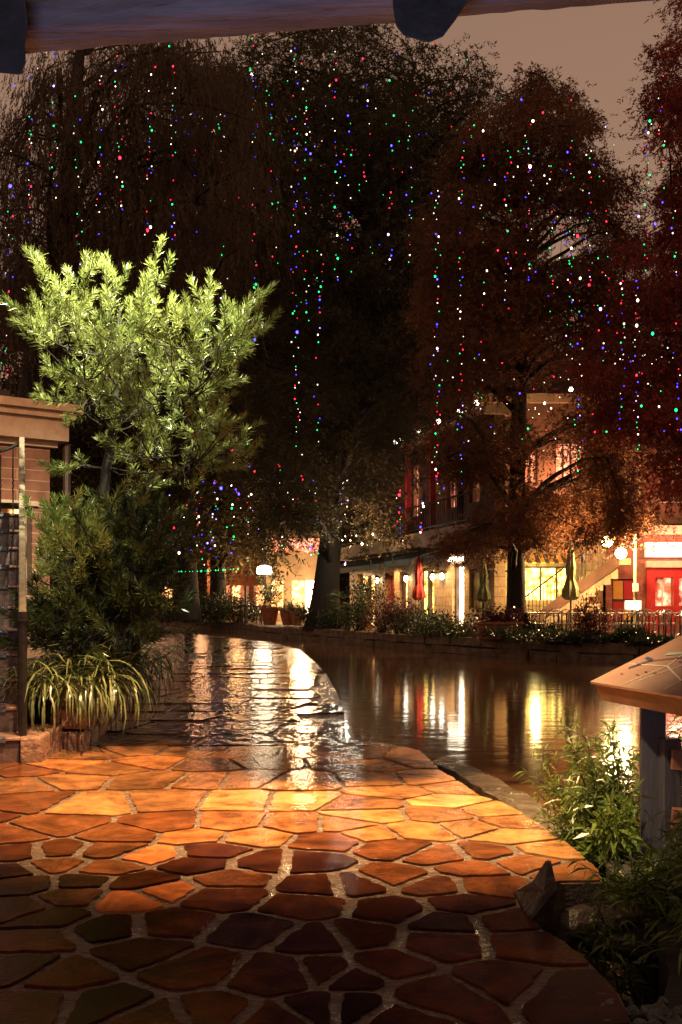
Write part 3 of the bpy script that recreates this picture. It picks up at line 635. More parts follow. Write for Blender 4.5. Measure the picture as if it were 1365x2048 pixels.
# ------------------------------------------------------------------ podocarpus shrub (lit)
def needle_shrub(name, label, trunk, tips, fillers, Y, nm, seed, nlen=.08, nwid=.0055, twl=.42, per=110):
    rr = random.Random(seed); base = W(*trunk[0][:2], Y); base.z = .36; t = thing(name, label, 'shrub', base)
    lines = []; mb_ = MB()
    def bez(a_, b_, lift, n_=9):
        side = Vector((rr.uniform(-1,1), rr.uniform(-1,1), 0))*.05
        return [a_.lerp(b_, k/n_)+side*math.sin(math.pi*k/n_)-Vector((0,0,lift))*math.sin(math.pi*k/n_)*(b_-a_).length for k in range(n_+1)]
    tp_ = [W(a[0], a[1], Y+a[3])-base for a in trunk]; tp_[0].z = -.05
    sm = smooth_pts([(*p, a[2]) for p, a in zip(tp_, trunk)], 2); tv = [Vector(q[:3]) for q in sm]
    mb_.tube(tv, [q[3] for q in sm], 9); nodes = list(tv)
    P = []; D = []
    tw = []
    for (x, y, dy, bx_, by_, bl) in tips:                    # plume: tip and the point it grows from
        a_ = W(bx_, by_, Y+dy*.4)-base; b_ = W(x, y, Y+dy)-base
        near = min(nodes, key=lambda q: (q-a_).length+(.6 if q.z > a_.z else 0)); ln = bez(near, a_, .08)
        mb_.tube(ln, [.010-.006*k/9 for k in range(10)], 5); nodes += ln[3:]
        tw.append((a_, b_, bl))
        for _ in range(5):
            f = rr.uniform(.05,.7); q = a_.lerp(b_, f); o2 = Vector((rr.uniform(-1,1), rr.uniform(-1,1), rr.uniform(.1,.9))).normalized(); tw.append((q, q+((b_-a_).normalized()*.55+o2*.75)*rr.uniform(.13,.24), 1.1))
    for (x, y, rx, ry, n_) in fillers:
        for _ in range(n_):
            A = rr.uniform(0, 6.283); q = math.sqrt(rr.random()); X_ = x+rx*q*math.cos(A); Y_ = y+ry*q*math.sin(A)
            c = W(X_, Y_, Y+rr.uniform(-.65,.65))-base; near = min(nodes, key=lambda q_: (q_-c).length)
            dv = (c-near); dv = dv.normalized() if dv.length > .01 else Vector((0,0,1)); e_ = c+(dv*.55+Vector((rr.uniform(-.5,.5), rr.uniform(-.5,.5), rr.uniform(.15,.9)))).normalized()*twl*rr.uniform(.45,.9)
            mb_.tube([near, near.lerp(c, .5)-Vector((0,0,.03)), c], [.007,.006,.004], 4); tw.append((c, e_, 1.))
    for a_, b_, bl in tw:
        ln = bez(a_, b_, .06, 8); mb_.tube(ln, [.005-.0004*k for k in range(9)], 4)
        L0 = (b_-a_).length; k = int(per*bl*L0/.4*(1 if bl != 1. else .72))+16; av = np.array(a_); f = RNG.uniform(.05,1.0,size=(k,1))**.85
        LN = np.array([tuple(q) for q in ln]); ii = np.clip((f[:,0]*8).astype(int), 0, 7); fr_ = f*8-ii[:,None]
        p = LN[ii]*(1-fr_)+LN[ii+1]*fr_; ax = nrm(LN[ii+1]-LN[ii]); lat = nrm(np.cross(ax, RNG.normal(size=(k,3))))
        opn = .95-.55*f; P.append(p); D.append(nrm(ax*(1-opn*.45)+lat*opn*1.15))
        k2 = 14; P.append(np.repeat(np.array([tuple(b_)]), k2, 0)); ax = nrm(np.array([tuple(b_-a_)])); D.append(nrm(ax+RNG.normal(size=(k2,3))*.38))
    P = np.concatenate(P); D = np.concatenate(D)
    mb_.build('branches', 'bark_dark', t, smooth=True)
    leaves('foliage', P, D, RNG.uniform(.65,1.15,len(P))*nlen, RNG.uniform(.8,1.2,len(P))*nwid, nm, t)
    return t
tips = [(66,508,-.1,100,640,1.3),(112,560,.1,125,650,1.2),(170,515,-.2,160,640,1.3),(215,518,.1,225,640,1.4),(205,600,.3,225,700,1.2),(325,482,0,300,640,1.5),(290,560,-.3,290,680,1.3),
 (420,552,.1,390,690,1.4),(395,620,-.2,370,720,1.2),(543,575,.2,440,670,1.5),(555,628,-.1,450,690,1.4),(15,598,.1,110,660,1.2),(32,642,-.2,120,690,1.1),(70,600,.3,130,680,1.2),
 (500,690,.3,420,740,1.),(470,760,-.2,380,790,1.1),(260,600,.4,255,700,1.2),(345,600,.35,330,700,1.2),(150,600,.4,170,690,1.2),(490,620,.4,410,720,1.2),(75,800,.2,150,800,.9),(95,745,-.3,170,760,.9),
 (480,890,0,400,900,1.),(470,840,.3,400,860,1.),(455,930,-.3,380,930,.8),(110,945,.1,170,930,.9)]
fill = [(200,720,75,40,28),(320,730,90,50,36),(410,750,50,35,14),(120,690,40,25,8),(270,810,100,50,26),(380,850,60,40,13),(180,820,35,35,7),(430,905,45,35,14),(320,920,70,40,12),(250,900,40,60,9),(250,1000,60,50,10),(360,960,50,30,6)]
needle_shrub('podocarpus_tree', 'tall needle leaved tree lit yellow green beside the steps',
  [(215,1330,.055,0),(212,1150,.05,0),(205,980,.042,0),(228,860,.036,0),(232,780,.028,0),(222,715,.020,0),(238,650,.012,0),(240,610,.005,0)], tips, fill, 8.0, 'pod', 3, per=100)
needle_shrub('podocarpus_shrub', 'lower needle leaved bush hard against the handrail', [(150,1330,.03,0),(150,1200,.025,0),(140,1080,.015,0)],
  [(108,1000,-.1,120,1080,1.5),(155,1020,0,150,1100,1.4),(190,1050,.1,170,1120,1.3),(92,1030,.1,110,1100,1.3),(215,1090,-.1,180,1150,1.2),(85,1090,-.1,115,1150,1.2)],
  [(150,1090,50,50,44),(180,1140,50,50,26),(130,1180,35,50,20)], 7.9, 'pod', 5, nlen=.085, nwid=.008, per=110, twl=.3)
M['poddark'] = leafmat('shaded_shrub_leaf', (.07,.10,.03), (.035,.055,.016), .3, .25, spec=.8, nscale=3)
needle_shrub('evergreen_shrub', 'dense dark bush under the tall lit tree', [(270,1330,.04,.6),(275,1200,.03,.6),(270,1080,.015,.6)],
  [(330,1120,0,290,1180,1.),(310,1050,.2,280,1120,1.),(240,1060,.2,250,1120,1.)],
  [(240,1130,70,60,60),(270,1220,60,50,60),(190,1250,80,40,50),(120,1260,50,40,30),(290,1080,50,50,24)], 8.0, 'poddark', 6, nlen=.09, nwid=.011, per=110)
# ------------------------------------------------------------------ strap-leaved clumps
def clump(name, label, base, n_, ln, wd_, m_, seed, droop=1.0, cat='plant', group=None, spread=.08, bias=(0,0), up=1.0, parent=None):
    rr = np.random.default_rng(seed); K = 7; V = []; Fq = []
    for i in range(n_):
        A = rr.uniform(0, 6.283); tilt = rr.uniform(.1,1.)**.8; L0 = ln*rr.uniform(.6,1.2); d_ = np.array([math.cos(A)+bias[0], math.sin(A)+bias[1]]); d_ /= max(.3, np.linalg.norm(d_))
        p = np.array([rr.normal()*spread, rr.normal()*spread, 0.]); ang_ = math.radians(84-45*tilt); sid = np.array([-d_[1], d_[0], 0])
        tw = rr.uniform(-.5,.5); o0 = len(V)
        for k in range(K):
            f = k/(K-1); w_ = wd_*(.55+.9*f*(1.3-f)) if k < K-1 else wd_*.06
            s2 = sid*math.cos(tw*f)+np.array([0,0,math.sin(tw*f)])
            V.append(p+s2*w_*.5); V.append(p-s2*w_*.5)
            p = p+np.array([d_[0]*math.cos(ang_), d_[1]*math.cos(ang_), math.sin(ang_)*up])*L0/(K-1); ang_ -= math.radians(droop*rr.uniform(14,27)*(.5+tilt))
        for k in range(K-1): Fq.append([o0+2*k, o0+2*k+1, o0+2*k+3, o0+2*k+2])
    o_ = meshnp(name, np.array(V), np.array(Fq), m_, parent)
    o_.location = base
    if parent is None: tag(o_, label, cat, group)
    return o_
lir = [((100,1380),7.35,'foremost striped grass clump spilling beside the black post'),((165,1345),7.55,'striped grass clump behind the foremost clump'),((200,1400),7.65,'striped grass clump hanging over the planter edge'),((235,1370),8.5,'striped grass clump at right end of the clumps'),((140,1310),8.1,'upright striped grass clump under the lower bush')]
for i, ((px, py), Y, lab) in enumerate(lir):
    p = W(px, py, Y); p.z = .40
    clump('striped_grass', lab, p, 120, .68, .014, 'lir' if i in (0,1,2) else 'lirdark', 20+i, droop=1.15, group='striped grass clumps by the steps', bias=(.25,-.45), spread=.11)
for i, (px, py, Y, lab) in enumerate([(230,1310,9.3,'dark grassy clump behind the striped clumps'),(205,1290,9.9,'dark grassy clump nearest the evergreen bush'),(222,1330,10.6,'dark grassy clump before the curved wall end'),(190,1290,12.,'farthest dark grassy clump in the left bed'),(205,1330,8.9,'dark trailing clump over the shaded planter side')]):
    p = W(px, py, Y); p.z = .42
    clump('grass_clump', lab, p, 110, .75, .016, 'lirdark', 40+i, droop=1.0, group='dark grass clumps in the left bed', bias=(.4,-.3), spread=.18)
# ------------------------------------------------------------------ sign, railing, right plants
s0 = Vector((1.14,4.5,.73)); uu = Vector((.24,-.97,0)); vv = Vector((.97,.24,0)).normalized(); k_ = math.atan(.44)
sg = thing('wayside_sign', 'slanted map sign on wooden posts by the water', 'sign', (1.34,4.45,-.4))
vup = (vv*math.cos(k_)+Vector((0,0,1))*math.sin(k_)); nn = uu.cross(vup); nn = nn if nn.z > 0 else -nn
def onp(a_, b_, h=0): return s0+uu*a_+vup*b_+nn*h
def slab(a0, a1, b0, b1, h0, h1, mb_=None, mi=0):
    mb_ = mb_ or MB(); P = [onp(a_, b_, h) for h in (h0, h1) for b_ in (b0, b1) for a_ in (a0, a1)]
    return mb_.add(P, [(0,2,3,1),(4,5,7,6),(0,1,5,4),(2,6,7,3),(0,4,6,2),(1,3,7,5)], mi)
SL = 1.3; SD = .95
mb = MB(); slab(0, SL, 0, .03, -.09, -.004, mb); slab(0, SL, SD-.03, SD, -.09, -.004, mb); slab(0, .03, .03, SD-.03, -.09, -.004, mb); slab(SL-.03, SL, .03, SD-.03, -.09, -.004, mb)
loc_to(mb.build('frame', 'redwood', sg), sg)
mapm = mat('map_face', (.34,.19,.14), .22, (.27,.14,.10), nscale=5, rvar=.05)
M['mapm'] = mapm; M['mapline'] = mat('map_street', (.55,.42,.33), .3); M['mapblue'] = mat('map_arrow', (.04,.06,.12), .3); M['maptext'] = mat('map_lettering', (.10,.04,.03), .4); M['mapgreen'] = mat('map_river', (.3,.33,.25), .3)
pn = slab(-.012, SL+.012, -.012, SD+.012, -.0035, .008); pn = loc_to(pn.build('map_panel', 'mapm', sg), sg)
def strip_on(pts, w_, h, mb_):
    for (a0, b0), (a1, b1) in zip(pts[:-1], pts[1:]):
        dx, dy = a1-a0, b1-b0; l = math.hypot(dx, dy); nx, ny = -dy/l*w_/2, dx/l*w_/2
        mb_.add([onp(a0+nx, b0+ny, h), onp(a1+nx, b1+ny, h), onp(a1-nx, b1-ny, h), onp(a0-nx, b0-ny, h)], [(0,1,2,3)])
mb = MB()
for ptl in [[(.02,.18),(.3,.2),(.55,.1),(.8,.16),(1.25,.1)],[(.25,.02),(.3,.2),(.2,.45),(.26,.9)],[(.55,.02),(.55,.1),(.62,.5),(.5,.92)],[(.05,.5),(.2,.45),(.62,.5),(1.25,.44)],[(.8,.02),(.85,.9)],[(.3,.05),(.42,.3),(.62,.5)],[(1.0,.02),(1.05,.9)],[(.1,.75),(.9,.7)]]:
    strip_on(ptl, .008, .010, mb)
mb.build('street_lines', 'mapline', pn)
mb = MB(); strip_on(smooth_pts([(.15,.3),(.3,.34),(.4,.25),(.55,.33),(.7,.3),(.8,.45),(.7,.6),(.9,.66)], 2), .028, .0115, mb); mb.build('river_line', 'mapgreen', pn)
mb = MB(); strip_on([(.12,.22),(.46,.34)], .008, .013, mb); strip_on([(.08,.14),(.13,.235),(.06,.25)], .016, .0135, mb); strip_on([(.4,.36),(.48,.34),(.44,.28)], .018, .014, mb); mb.build('arrow_mark', 'mapblue', pn)
mb = MB(); rr = random.Random(4)
for k in range(60):
    mb = MB(); a_ = rr.uniform(.03,1.2); b_ = rr.uniform(.04,.88); strip_on([(a_, b_), (a_+rr.uniform(.015,.04), b_)], .007, .0122+.00002*k, mb); mb.build('lettering', 'maptext', pn)

for q, nm_ in ((.12,'post'),(1.1,'post')):
    c = s0+uu*q+vv*.22; hz = s0.z+.22*math.tan(k_)-.09
    m4 = Matrix.Translation(Vector((c.x, c.y, 0))) @ Matrix.Rotation(math.atan2(uu.y, uu.x)+math.radians(63), 4, 'Z')
    o_ = MB().bevbox(-.052,.052,-.052,.052,-.9,hz,.004,m4).build(nm_, 'postwood', sg); loc_to(o_, sg)
rf = thing('low_rail_fence', 'dark wooden rails running right from the sign post', 'fence', (1.45,4.3,-.3))
for z, zz in ((.42,.33),(.17,.08)):
    a_ = Vector((1.41,4.27,z)); b_ = Vector((2.9,3.9,zz))
    d_ = b_-a_; m4 = Matrix.Translation(a_) @ d_.to_track_quat('X', 'Z').to_matrix().to_4x4()
    loc_to(MB().bevbox(0,d_.length,-.02,.02,-.045,.045,.005,m4).build('rail', 'redwood', rf), rf)
for X, Y in ((1.43,4.31),(2.85,3.95)): loc_to(MB().bevbox(X-.04,X+.04,Y-.002,Y+.08,-.9,.50,.005).build('fence_post', 'postwood', rf), rf)
def willowy(name, label, base, stems, seed, n_leaf=36, ll=.085, lw_=.011, cat='shrub', m_='bamb', group=None):
    rr = random.Random(seed); t = thing(name, label, cat, base, 0, group); mb_ = MB(); P = []; D = []
    b0 = Vector(base)
    for (px, py, Y) in stems:
        tip = W(px, py, Y)-b0; st_ = Vector((rr.uniform(-.1,.1), rr.uniform(-.1,.1), -.05)); H_ = tip.length
        mid_ = st_.lerp(tip, .5)+Vector((0,0,.18*H_)); n_ = 10
        pts_ = [(st_*(1-f)**2+mid_*2*f*(1-f)+tip*f*f) for f in [k/n_ for k in range(n_+1)]]; mb_.tube(pts_, [.005-.0038*k/n_ for k in range(n_+1)], 4)
        tw = [(pts_[k], pts_[k+1]) for k in range(3, n_)]
        for k in range(3, n_):                                  # side twigs
            for _ in range(2):
                a_ = pts_[k]; e_ = a_+Vector((rr.uniform(-1,1), rr.uniform(-1,1), rr.uniform(-.2,.9))).normalized()*rr.uniform(.08,.2); mb_.tube([a_, e_], [.0022,.001], 3); tw += [(a_, a_.lerp(e_, .5)), (a_.lerp(e_, .5), e_)]
        for a_, e_ in tw:
            ax = (e_-a_).normalized()
            for _ in range(max(3, n_leaf//8)):
                q = a_.lerp(e_, rr.random()); l_ = Vector((rr.gauss(0,1), rr.gauss(0,1), rr.gauss(0,1)-.2)).normalized(); P.append(tuple(q)); D.append(tuple(ax*.7+l_*.8))
    P = np.array(P); D = np.array(D)
    mb_.build('stems', 'bark_dark', t, smooth=True); leaves('foliage', P, D, RNG.uniform(.6,1.25,len(P))*ll, RNG.uniform(.8,1.2,len(P))*lw_, m_, t, droop=.25)
    return t
rr = random.Random(9)
def st_in(cx_, cy_, rx, ry, Y, n_): return [(cx_+rr.uniform(-1,1)*rx, cy_+rr.uniform(-1,1)*ry, Y+rr.uniform(-.25,.25)) for _ in range(n_)]
willowy('waterside_shrub', 'bright green narrow leaved shrub left of the sign post', (1.36,4.75,-.3), st_in(1180,1500,60,30,4.8,7)+st_in(1120,1590,40,30,4.7,6)+st_in(1180,1640,60,50,4.8,10)+st_in(1225,1540,30,60,4.9,7)+[(1070,1490,4.8),(1078,1590,4.7),(1090,1640,4.6),(1160,1450,4.8),(1225,1440,4.8)], 1, ll=.075, lw_=.009)
willowy('waterside_shrub', 'dark green leafy shrub right of the sign post', (1.62,3.5,-.1), st_in(1392,1700,22,70,3.5,12)+st_in(1370,1810,30,40,3.4,7), 2, ll=.09, lw_=.011)
willowy('waterside_shrub', 'low leafy shrub at the foot of the sign post', (1.2,4.6,-.2), st_in(1225,1660,40,40,4.6,7)+[(1160,1690,4.6),(1185,1680,4.6)], 3, ll=.1, lw_=.018)
willowy('waterside_shrub', 'leafy shrub spilling over the dark inlet below the sign', (1.5,4.0,-.1), st_in(1340,1770,30,50,3.9,8)+st_in(1250,1800,50,35,3.85,9)+st_in(1290,1860,50,30,3.7,6), 7, ll=.08, lw_=.011)
willowy('waterside_shrub', 'sunny toned shrub behind the rails at the right edge', (2.05,5.2,-.2), st_in(1380,1480,40,50,5.2,12)+st_in(1350,1520,20,40,5.1,5), 4)
willowy('water_sprig', 'small sprig standing in the brown water inlet', (.98,3.45,-.45), [(1205,1830,3.4),(1190,1840,3.5),(1215,1850,3.45)], 5, n_leaf=20, ll=.06)
clump('bank_grass', 'drooping grass clump under the low leafy shrub', (1.22,3.15,-.06), 60, .26, .009, 'bamb', 88, droop=.9, bias=(-.2,-.3))
# ------------------------------------------------------------------ far bank
bk = [(-16,66),(-10.8,62),(-7.8,54),(-4.8,47.5),(-2.8,41),(-.6,37),(2.6,30.4),(4.4,27.7),(7.9,23.4),(12,20),(30,16)]
poly = jag(bk, .0, 1)+[(60,16),(60,140),(-90,140),(-90,66)]
struct(MB().prism([(x, y+.3) for x, y in bk]+[(60,16),(60,140),(-90,140),(-90,66)], -1.3, -.02).build('far_terrace', 'palestone'))
o = stone_wall('w', smooth_pts(bk, 1), -.75, .02, .42, 1.1, 3, 'palestone', .03).build('river_wall', 'palestone'); tag(o, 'rough low stone river wall along the far bank', 'wall')
def shrub(name, label, base, r_, h_, n_, m_, seed, ll=.12, lw_=.05, cat='shrub', group=None, stem='bark_dark'):
    g = np.random.default_rng(seed); t = thing(name, label, cat, base, 0, group)
    mb_ = MB(); K = 26; ctr = []
    for k in range(K):
        A = g.uniform(0,6.28); q = math.sqrt(g.random()); c = Vector((r_*q*math.cos(A), r_*q*math.sin(A)*.8, h_*g.uniform(.25,.95)*(1-.35*q*q))); ctr.append(c)
        mb_.tube([Vector((c.x*.2, c.y*.2, -.03)), Vector((c.x*.6, c.y*.6, c.z*.6)), c], [.02,.014,.007], 4)
    cc = np.array([tuple(c) for c in ctr])[g.integers(0, K, n_)]; off = g.normal(size=(n_,3))*np.array([r_*.22, r_*.22, h_*.16]); P = cc+off; P[:,2] = np.abs(P[:,2])
    D = nrm(off*2+g.normal(size=(n_,3))*.15+np.array([0,0,.12]))
    mb_.build('stems', stem, t); leaves('foliage', P, D, g.uniform(.6,1.3,n_)*ll, g.uniform(.7,1.2,n_)*lw_, m_, t)
    return t
hg = 'low hedge bushes on the far left bank'
for i, (px, Y, r_, h_, lab) in enumerate([(330,50,1.2,1.0,'leftmost hedge bush of the far left bank'),(375,48.5,1.3,1.35,'hedge bush in front of the broad far trunk'),(425,47.5,1.3,1.3,'hedge bush below the slim far trunk'),(470,46.5,1.2,1.2,'right end bush of the far hedge near the railing')]):
    shrub('hedge_bush', lab, ((px-HX)/F*Y, Y+1, 0), r_, h_, 2600, 'shrub', 50+i, .14, .06, group=hg)
for i, (px, Y, r_, h_, mm, lab, nm_) in enumerate([
 (622,37.6,.55,.75,'shrub','rounded green bush left of the thick trunk foot','bush'),(668,37.0,.6,.8,'shrub','dark low bush right of the thick trunk foot','bush'),
 (716,34.8,.45,1.2,'shrub','leafy potted shrub beside the glass doors','bush'),
 (765,33.3,.55,1.5,'redleaf','red leaved shrub before the red door','red_shrub'),(800,32.6,.5,1.1,'redleaf','smaller red leaved shrub left of red parasol','red_shrub'),
 (820,32.3,.8,.85,'shrub','dark bush below the red parasol','bush'),(905,30.2,.9,.62,'shrub','bushy bright edged shrub below the white doorway','bush'),
 (985,28.3,.6,.6,'redleaf','red flowering shrub in the trough by the slim trunk','red_shrub'),
 (1085,27.6,.7,.42,'shrub','spotty leaved bush left of the folded parasol','bush'),(1110,25.6,.9,.28,'shrub','low dark bush hanging over the river wall','bush'),
 (1183,25.9,.4,1.2,'redleaf','dark cordyline with red tips between the tables','red_shrub'),
 (1265,24.6,.4,.36,'shrub','bush before the chairs under the menu stand','bush'),(1310,23.9,.5,.2,'shrub','low bush at wall edge near the map sign','bush'),
 (1035,26.9,.8,.38,'shrub','low spreading bush at the slim cypress foot','bush'),(860,31.3,.7,.7,'shrub','dark bush between parasol and bright edged shrub','bush'),(1230,24.8,.4,.22,'shrub','tiny bush beside the orange trough','bush'),(1165,25.4,.7,.28,'shrub','flat bush under the cordyline','bush')]):
    shrub(nm_, lab, ((px-HX)/F*Y, Y, 0), r_, h_, 1500, mm, 70+i, .10, .04)
for i, (px, Y, lab) in enumerate([(925,29.6,'spiky green tuft glowing below the white doorway'),(888,30.4,'spiky green tuft left of the glowing one'),(860,31,'spiky tuft nearest the red parasol')]):
    clump('spiky_tuft', lab, ((px-HX)/F*Y, Y-.3, 0), 160, .8, .03, 'palm', 90+i, droop=.8, spread=.25, group='spiky tufts on the river wall')
# palm beside the trunk
def fan_palm(base, label):
    t = thing('fan_palm', label, 'palm', base); mb_ = MB(); g = np.random.default_rng(3); P = []; D = []
    mb_.tube([(0,0,-.05),(.02,0,.35),(0,.02,.6)], [.11,.09,.07], 8)
    for k in range(17):
        A = k*2.4; el = g.uniform(.1,1.2); d_ = Vector((math.cos(A)*math.cos(el), math.sin(A)*math.cos(el), math.sin(el))); e_ = Vector((0,0,.6))+d_*g.uniform(.5,.8); mb_.tube([(0,0,.55), e_], .012, 4)
        s_ = np.array(d_.cross(Vector((0,0,1))).normalized()); dn = np.array(d_)
        for q in range(17):
            a_ = (q/16-.5)*2.6; P.append(tuple(e_)); D.append(dn*math.cos(a_)+s_*math.sin(a_)+np.array([0,0,-.25]))
    mb_.build('trunk', 'bark', t); leaves('fronds', np.array(P), np.array(D), .5, .035, 'palm', t, droop=.15)
fan_palm(((695-HX)/F*35.5,35.5,0), 'small fan palm between the thick trunk and glass doors')
# pots
def pot(px, Y, r_, h_, lab, plant='shrub', ph=.8, tuft=False):
    b_ = Vector(((px-HX)/F*Y, Y, 0)); t = thing('terracotta_pot', lab, 'flower pot', b_, 0, 'terracotta pots along the far bank')
    MB().lathe([(r_*.62,0),(r_*.75,h_*.3),(r_*.95,h_*.82),(r_*1.08,h_*.83),(r_*1.1,h_),(r_*.95,h_),(r_*.9,h_*.93)], n=20).build('pot_body', 'terra', t, smooth=False)
    if tuft: clump('planting', lab, (0,0,h_*.95), 90, ph, .03, 'palm', int(px), droop=.9, spread=.15, parent=t)
    else:
        g = np.random.default_rng(int(px)); n_ = 900; P = g.normal(size=(n_,3))*np.array([r_*.7,r_*.7,ph*.28])+np.array([0,0,h_+ph*.5]); leaves('planting', P, g.normal(size=(n_,3)), .12, .05, plant, t)
pot(540,44,.42,.8,'terracotta pot with dark bush left of the bright doorway', ph=1.1)
pot(578,43.5,.42,.75,'terracotta pot with strappy leaves before the bright doorway', tuft=True, ph=.8)
pot(597,43,.36,.65,'terracotta pot with strappy leaves nearest the thick trunk', tuft=True, ph=.7)
pot(728,36.5,.36,.95,'tall terracotta pot beside the glass doors', ph=.9)
tr = thing('planter_trough', 'long terracotta trough with red flowers by the slim cypress', 'planter', ((1000-HX)/F*27.6,27.6,0))
MB().bevbox(-.6,.6,-.22,.22,0,.42,.03).build('trough_body', 'terra', tr); MB().bevbox(-.64,.64,-.26,.26,.42,.50,.02).build('rim', 'terra', tr)
g = np.random.default_rng(8); leaves('flowers', g.normal(size=(900,3))*np.array([.38,.13,.12])+np.array([0,0,.62]), g.normal(size=(900,3)), .1, .045, 'redleaf', tr)
# ------------------------------------------------------------------ restaurant building A
PA = Vector((.4,46,0)); PB = Vector((4.0,32.5,0)); dA = (PB-PA).normalized(); angA = math.atan2(dA.y, dA.x)
A = thing('restaurant_building', 'two storey stone restaurant with dark awnings on the far bank', 'building', PA, angA)
# local x = along facade to the right/near, local +y points behind the facade (to the right)
UL = 16.4
openings = [(1.35,3.95,0,2.25),(5.4,6.6,0,2.2),(7.3,8.25,.5,2.2),(9.4,11.15,0,2.25),(12.9,13.95,0,2.3),(14.4,15.9,.7,2.1)]
up_o = [(2,3,4.2,6),(5,6,4.2,6),(8.6,9.6,4.2,6.1),(10.3,11.3,4.2,6.1),(12.4,13.3,4.2,6.1),(14.4,15.3,4.2,6.1)]
def facade(op, u0, u1, z0, z1, y0, y1, m_, par, name='wall'):
    mb_ = MB(); us = sorted({u0, u1, *[o_[0] for o_ in op], *[o_[1] for o_ in op]})
    for a_, b_ in zip(us[:-1], us[1:]):
        hit = [o_ for o_ in op if o_[0] <= a_+1e-6 and o_[1] >= b_-1e-6]
        if hit:
            if hit[0][2] > z0+.01: mb_.box(a_, b_, y0, y1, z0, hit[0][2])
            mb_.box(a_, b_, y0, y1, hit[0][3], z1)
        else: mb_.box(a_, b_, y0, y1, z0, z1)
    return mb_.build(name, m_, par)
facade(openings, 0, UL, -.05, 2.9, 0, .35, 'ochre', A)
facade(up_o, 0, UL, 3.42, 6.7, 0, .35, 'darkstucco', A, 'upper_wall')
MB().box(-.1,UL+.1,-.9,.3,2.903,3.40).build('balcony_slab', 'stucco', A)
MB().box(-.1,UL+.1,-.35,.5,6.703,7.0).build('roof_cornice', 'stucco', A)
def toA(x, y): v = Vector((x, y, 0))-PA; return (v.dot(dA), v.dot(Vector((-dA.y, dA.x, 0))))
MB().prism([(.01,.36),(UL-.01,.36),toA(5.15,34.6),toA(6.5,37),toA(7,50)], -.05, 6.69).build('building_mass', 'night', A)
for i, ((a_, b_, c_, d_), mm) in enumerate(zip(openings, ['winwarm','redpaint','winwarm','winyellow','winhot','winyellow'])):
    nm_ = 'door' if c_ == 0 else 'window'
    o_ = MB().box(a_, b_, .25, .28, c_ if c_ else -.02, d_).build(nm_, mm, A)
    f_ = MB(); f_.box(a_, a_+.08, .12, .245, c_, d_); f_.box(b_-.08, b_, .12, .245, c_, d_); f_.box(a_+.08, b_-.08, .12, .245, d_-.1, d_)
    if i in (0,3): f_.box((a_+b_)/2-.06, (a_+b_)/2+.06, .10, .244, c_, d_-.1); f_.box(a_+.08, b_-.08, .15, .243, .5, .58)
    if i == 5:
        for k in range(1, 6): f_.box(a_+k*.25-.02, a_+k*.25+.02, .13, .24, c_, d_-.1)
    f_.build('frame', 'darkwood' if i not in (1,) else 'terra', o_)
for i, (a_, b_, c_, d_) in enumerate(up_o):
    o_ = MB().box(a_, b_, .25, .28, c_, d_).build('window', ['windim','windim','winpink','winblue','winpink','windim'][i], A)
    f_ = MB(); f_.box(a_, a_+.07, .12, .245, c_, d_); f_.box(b_-.07, b_, .12, .245, c_, d_); f_.box((a_+b_)/2-.03, (a_+b_)/2+.03, .14, .245, c_, d_); f_.box(a_+.07, b_-.07, .13, .246, c_+.85, c_+.95); f_.build('frame', 'cream', o_)
def awning(u0, u1, zt, zb, out, par):
    mb_ = MB(); n_ = int((u1-u0)/.35); V = []; Fc = []
    mb_.add([(u0,-.02,zt),(u1,-.02,zt),(u1,-out,zb),(u0,-out,zb),(u0,-.02,zt-.05),(u1,-.02,zt-.05),(u1,-out+.03,zb-.05),(u0,-out+.03,zb-.05)], [(0,1,2,3),(4,7,6,5),(0,3,7,4),(1,5,6,2),(0,4,5,1)])
    for k in range(n_):
        a_ = u0+(u1-u0)*k/n_; b_ = u0+(u1-u0)*(k+1)/n_; m_ = (a_+b_)/2
        mb_.add([(a_,-out,zb),(b_,-out,zb),(b_,-out-.01,zb-.17),(m_,-out-.012,zb-.24),(a_,-out-.01,zb-.17),(a_,-out+.02,zb),(b_,-out+.02,zb),(b_,-out+.01,zb-.17),(m_,-out+.01,zb-.24),(a_,-out+.01,zb-.17)], [(0,1,2,3,4),(9,8,7,6,5),(2,3,8,7),(3,4,9,8)])
    return mb_.build('awning', 'awning', par)
awning(.3,8.9,2.88,2.45,1.3,A); awning(9.3,12.2,2.88,2.5,1.25,A); awning(12.6,14.6,2.86,2.55,1.0,A)
rb = MB(); rb.box(-.05,UL,-.86,-.82,4.28,4.34); rb.box(-.05,UL,-.86,-.82,3.5,3.54)
for k in range(int(UL/.18)): rb.box(k*.18, k*.18+.025, -.85,-.83,3.401,4.28)
rb.build('balcony_railing', 'iron', A)
for k in range(7): MB().box(.2+k*2.5,.38+k*2.5,-.75,-.57,3.401,6.702).build('balcony_post', 'redpaint' if k in (4,5) else 'darkwood', A)
rl_ = MB()
for u in (7.9,8.7,10.6,12.6,14.5,15.9): rl_.ball((u,-.37,7.12), .085, 8, 6)
rl_.build('roof_light', 'lampw', A)
def lantern(u, z, par, y=-.18, m_='lampw'):
    o_ = MB().ball((u, y, z), .09, 8, 6, sz=1.3).build('lantern', m_, par)
    MB().lathe([(.13,0),(.02,.1)], (u, y, z+.12), 6).build('lantern_cap', 'iron', o_); MB().box(u-.02, u+.02, y, -.001, z+.13, z+.17).build('bracket', 'iron', o_)
for u in (4.9,8.6,11.5,12.4): lantern(u, 1.9, A)
MB().box(12.7,13.9,-.06,-.003,2.4,2.52).build('light_bar', 'lampw', A)
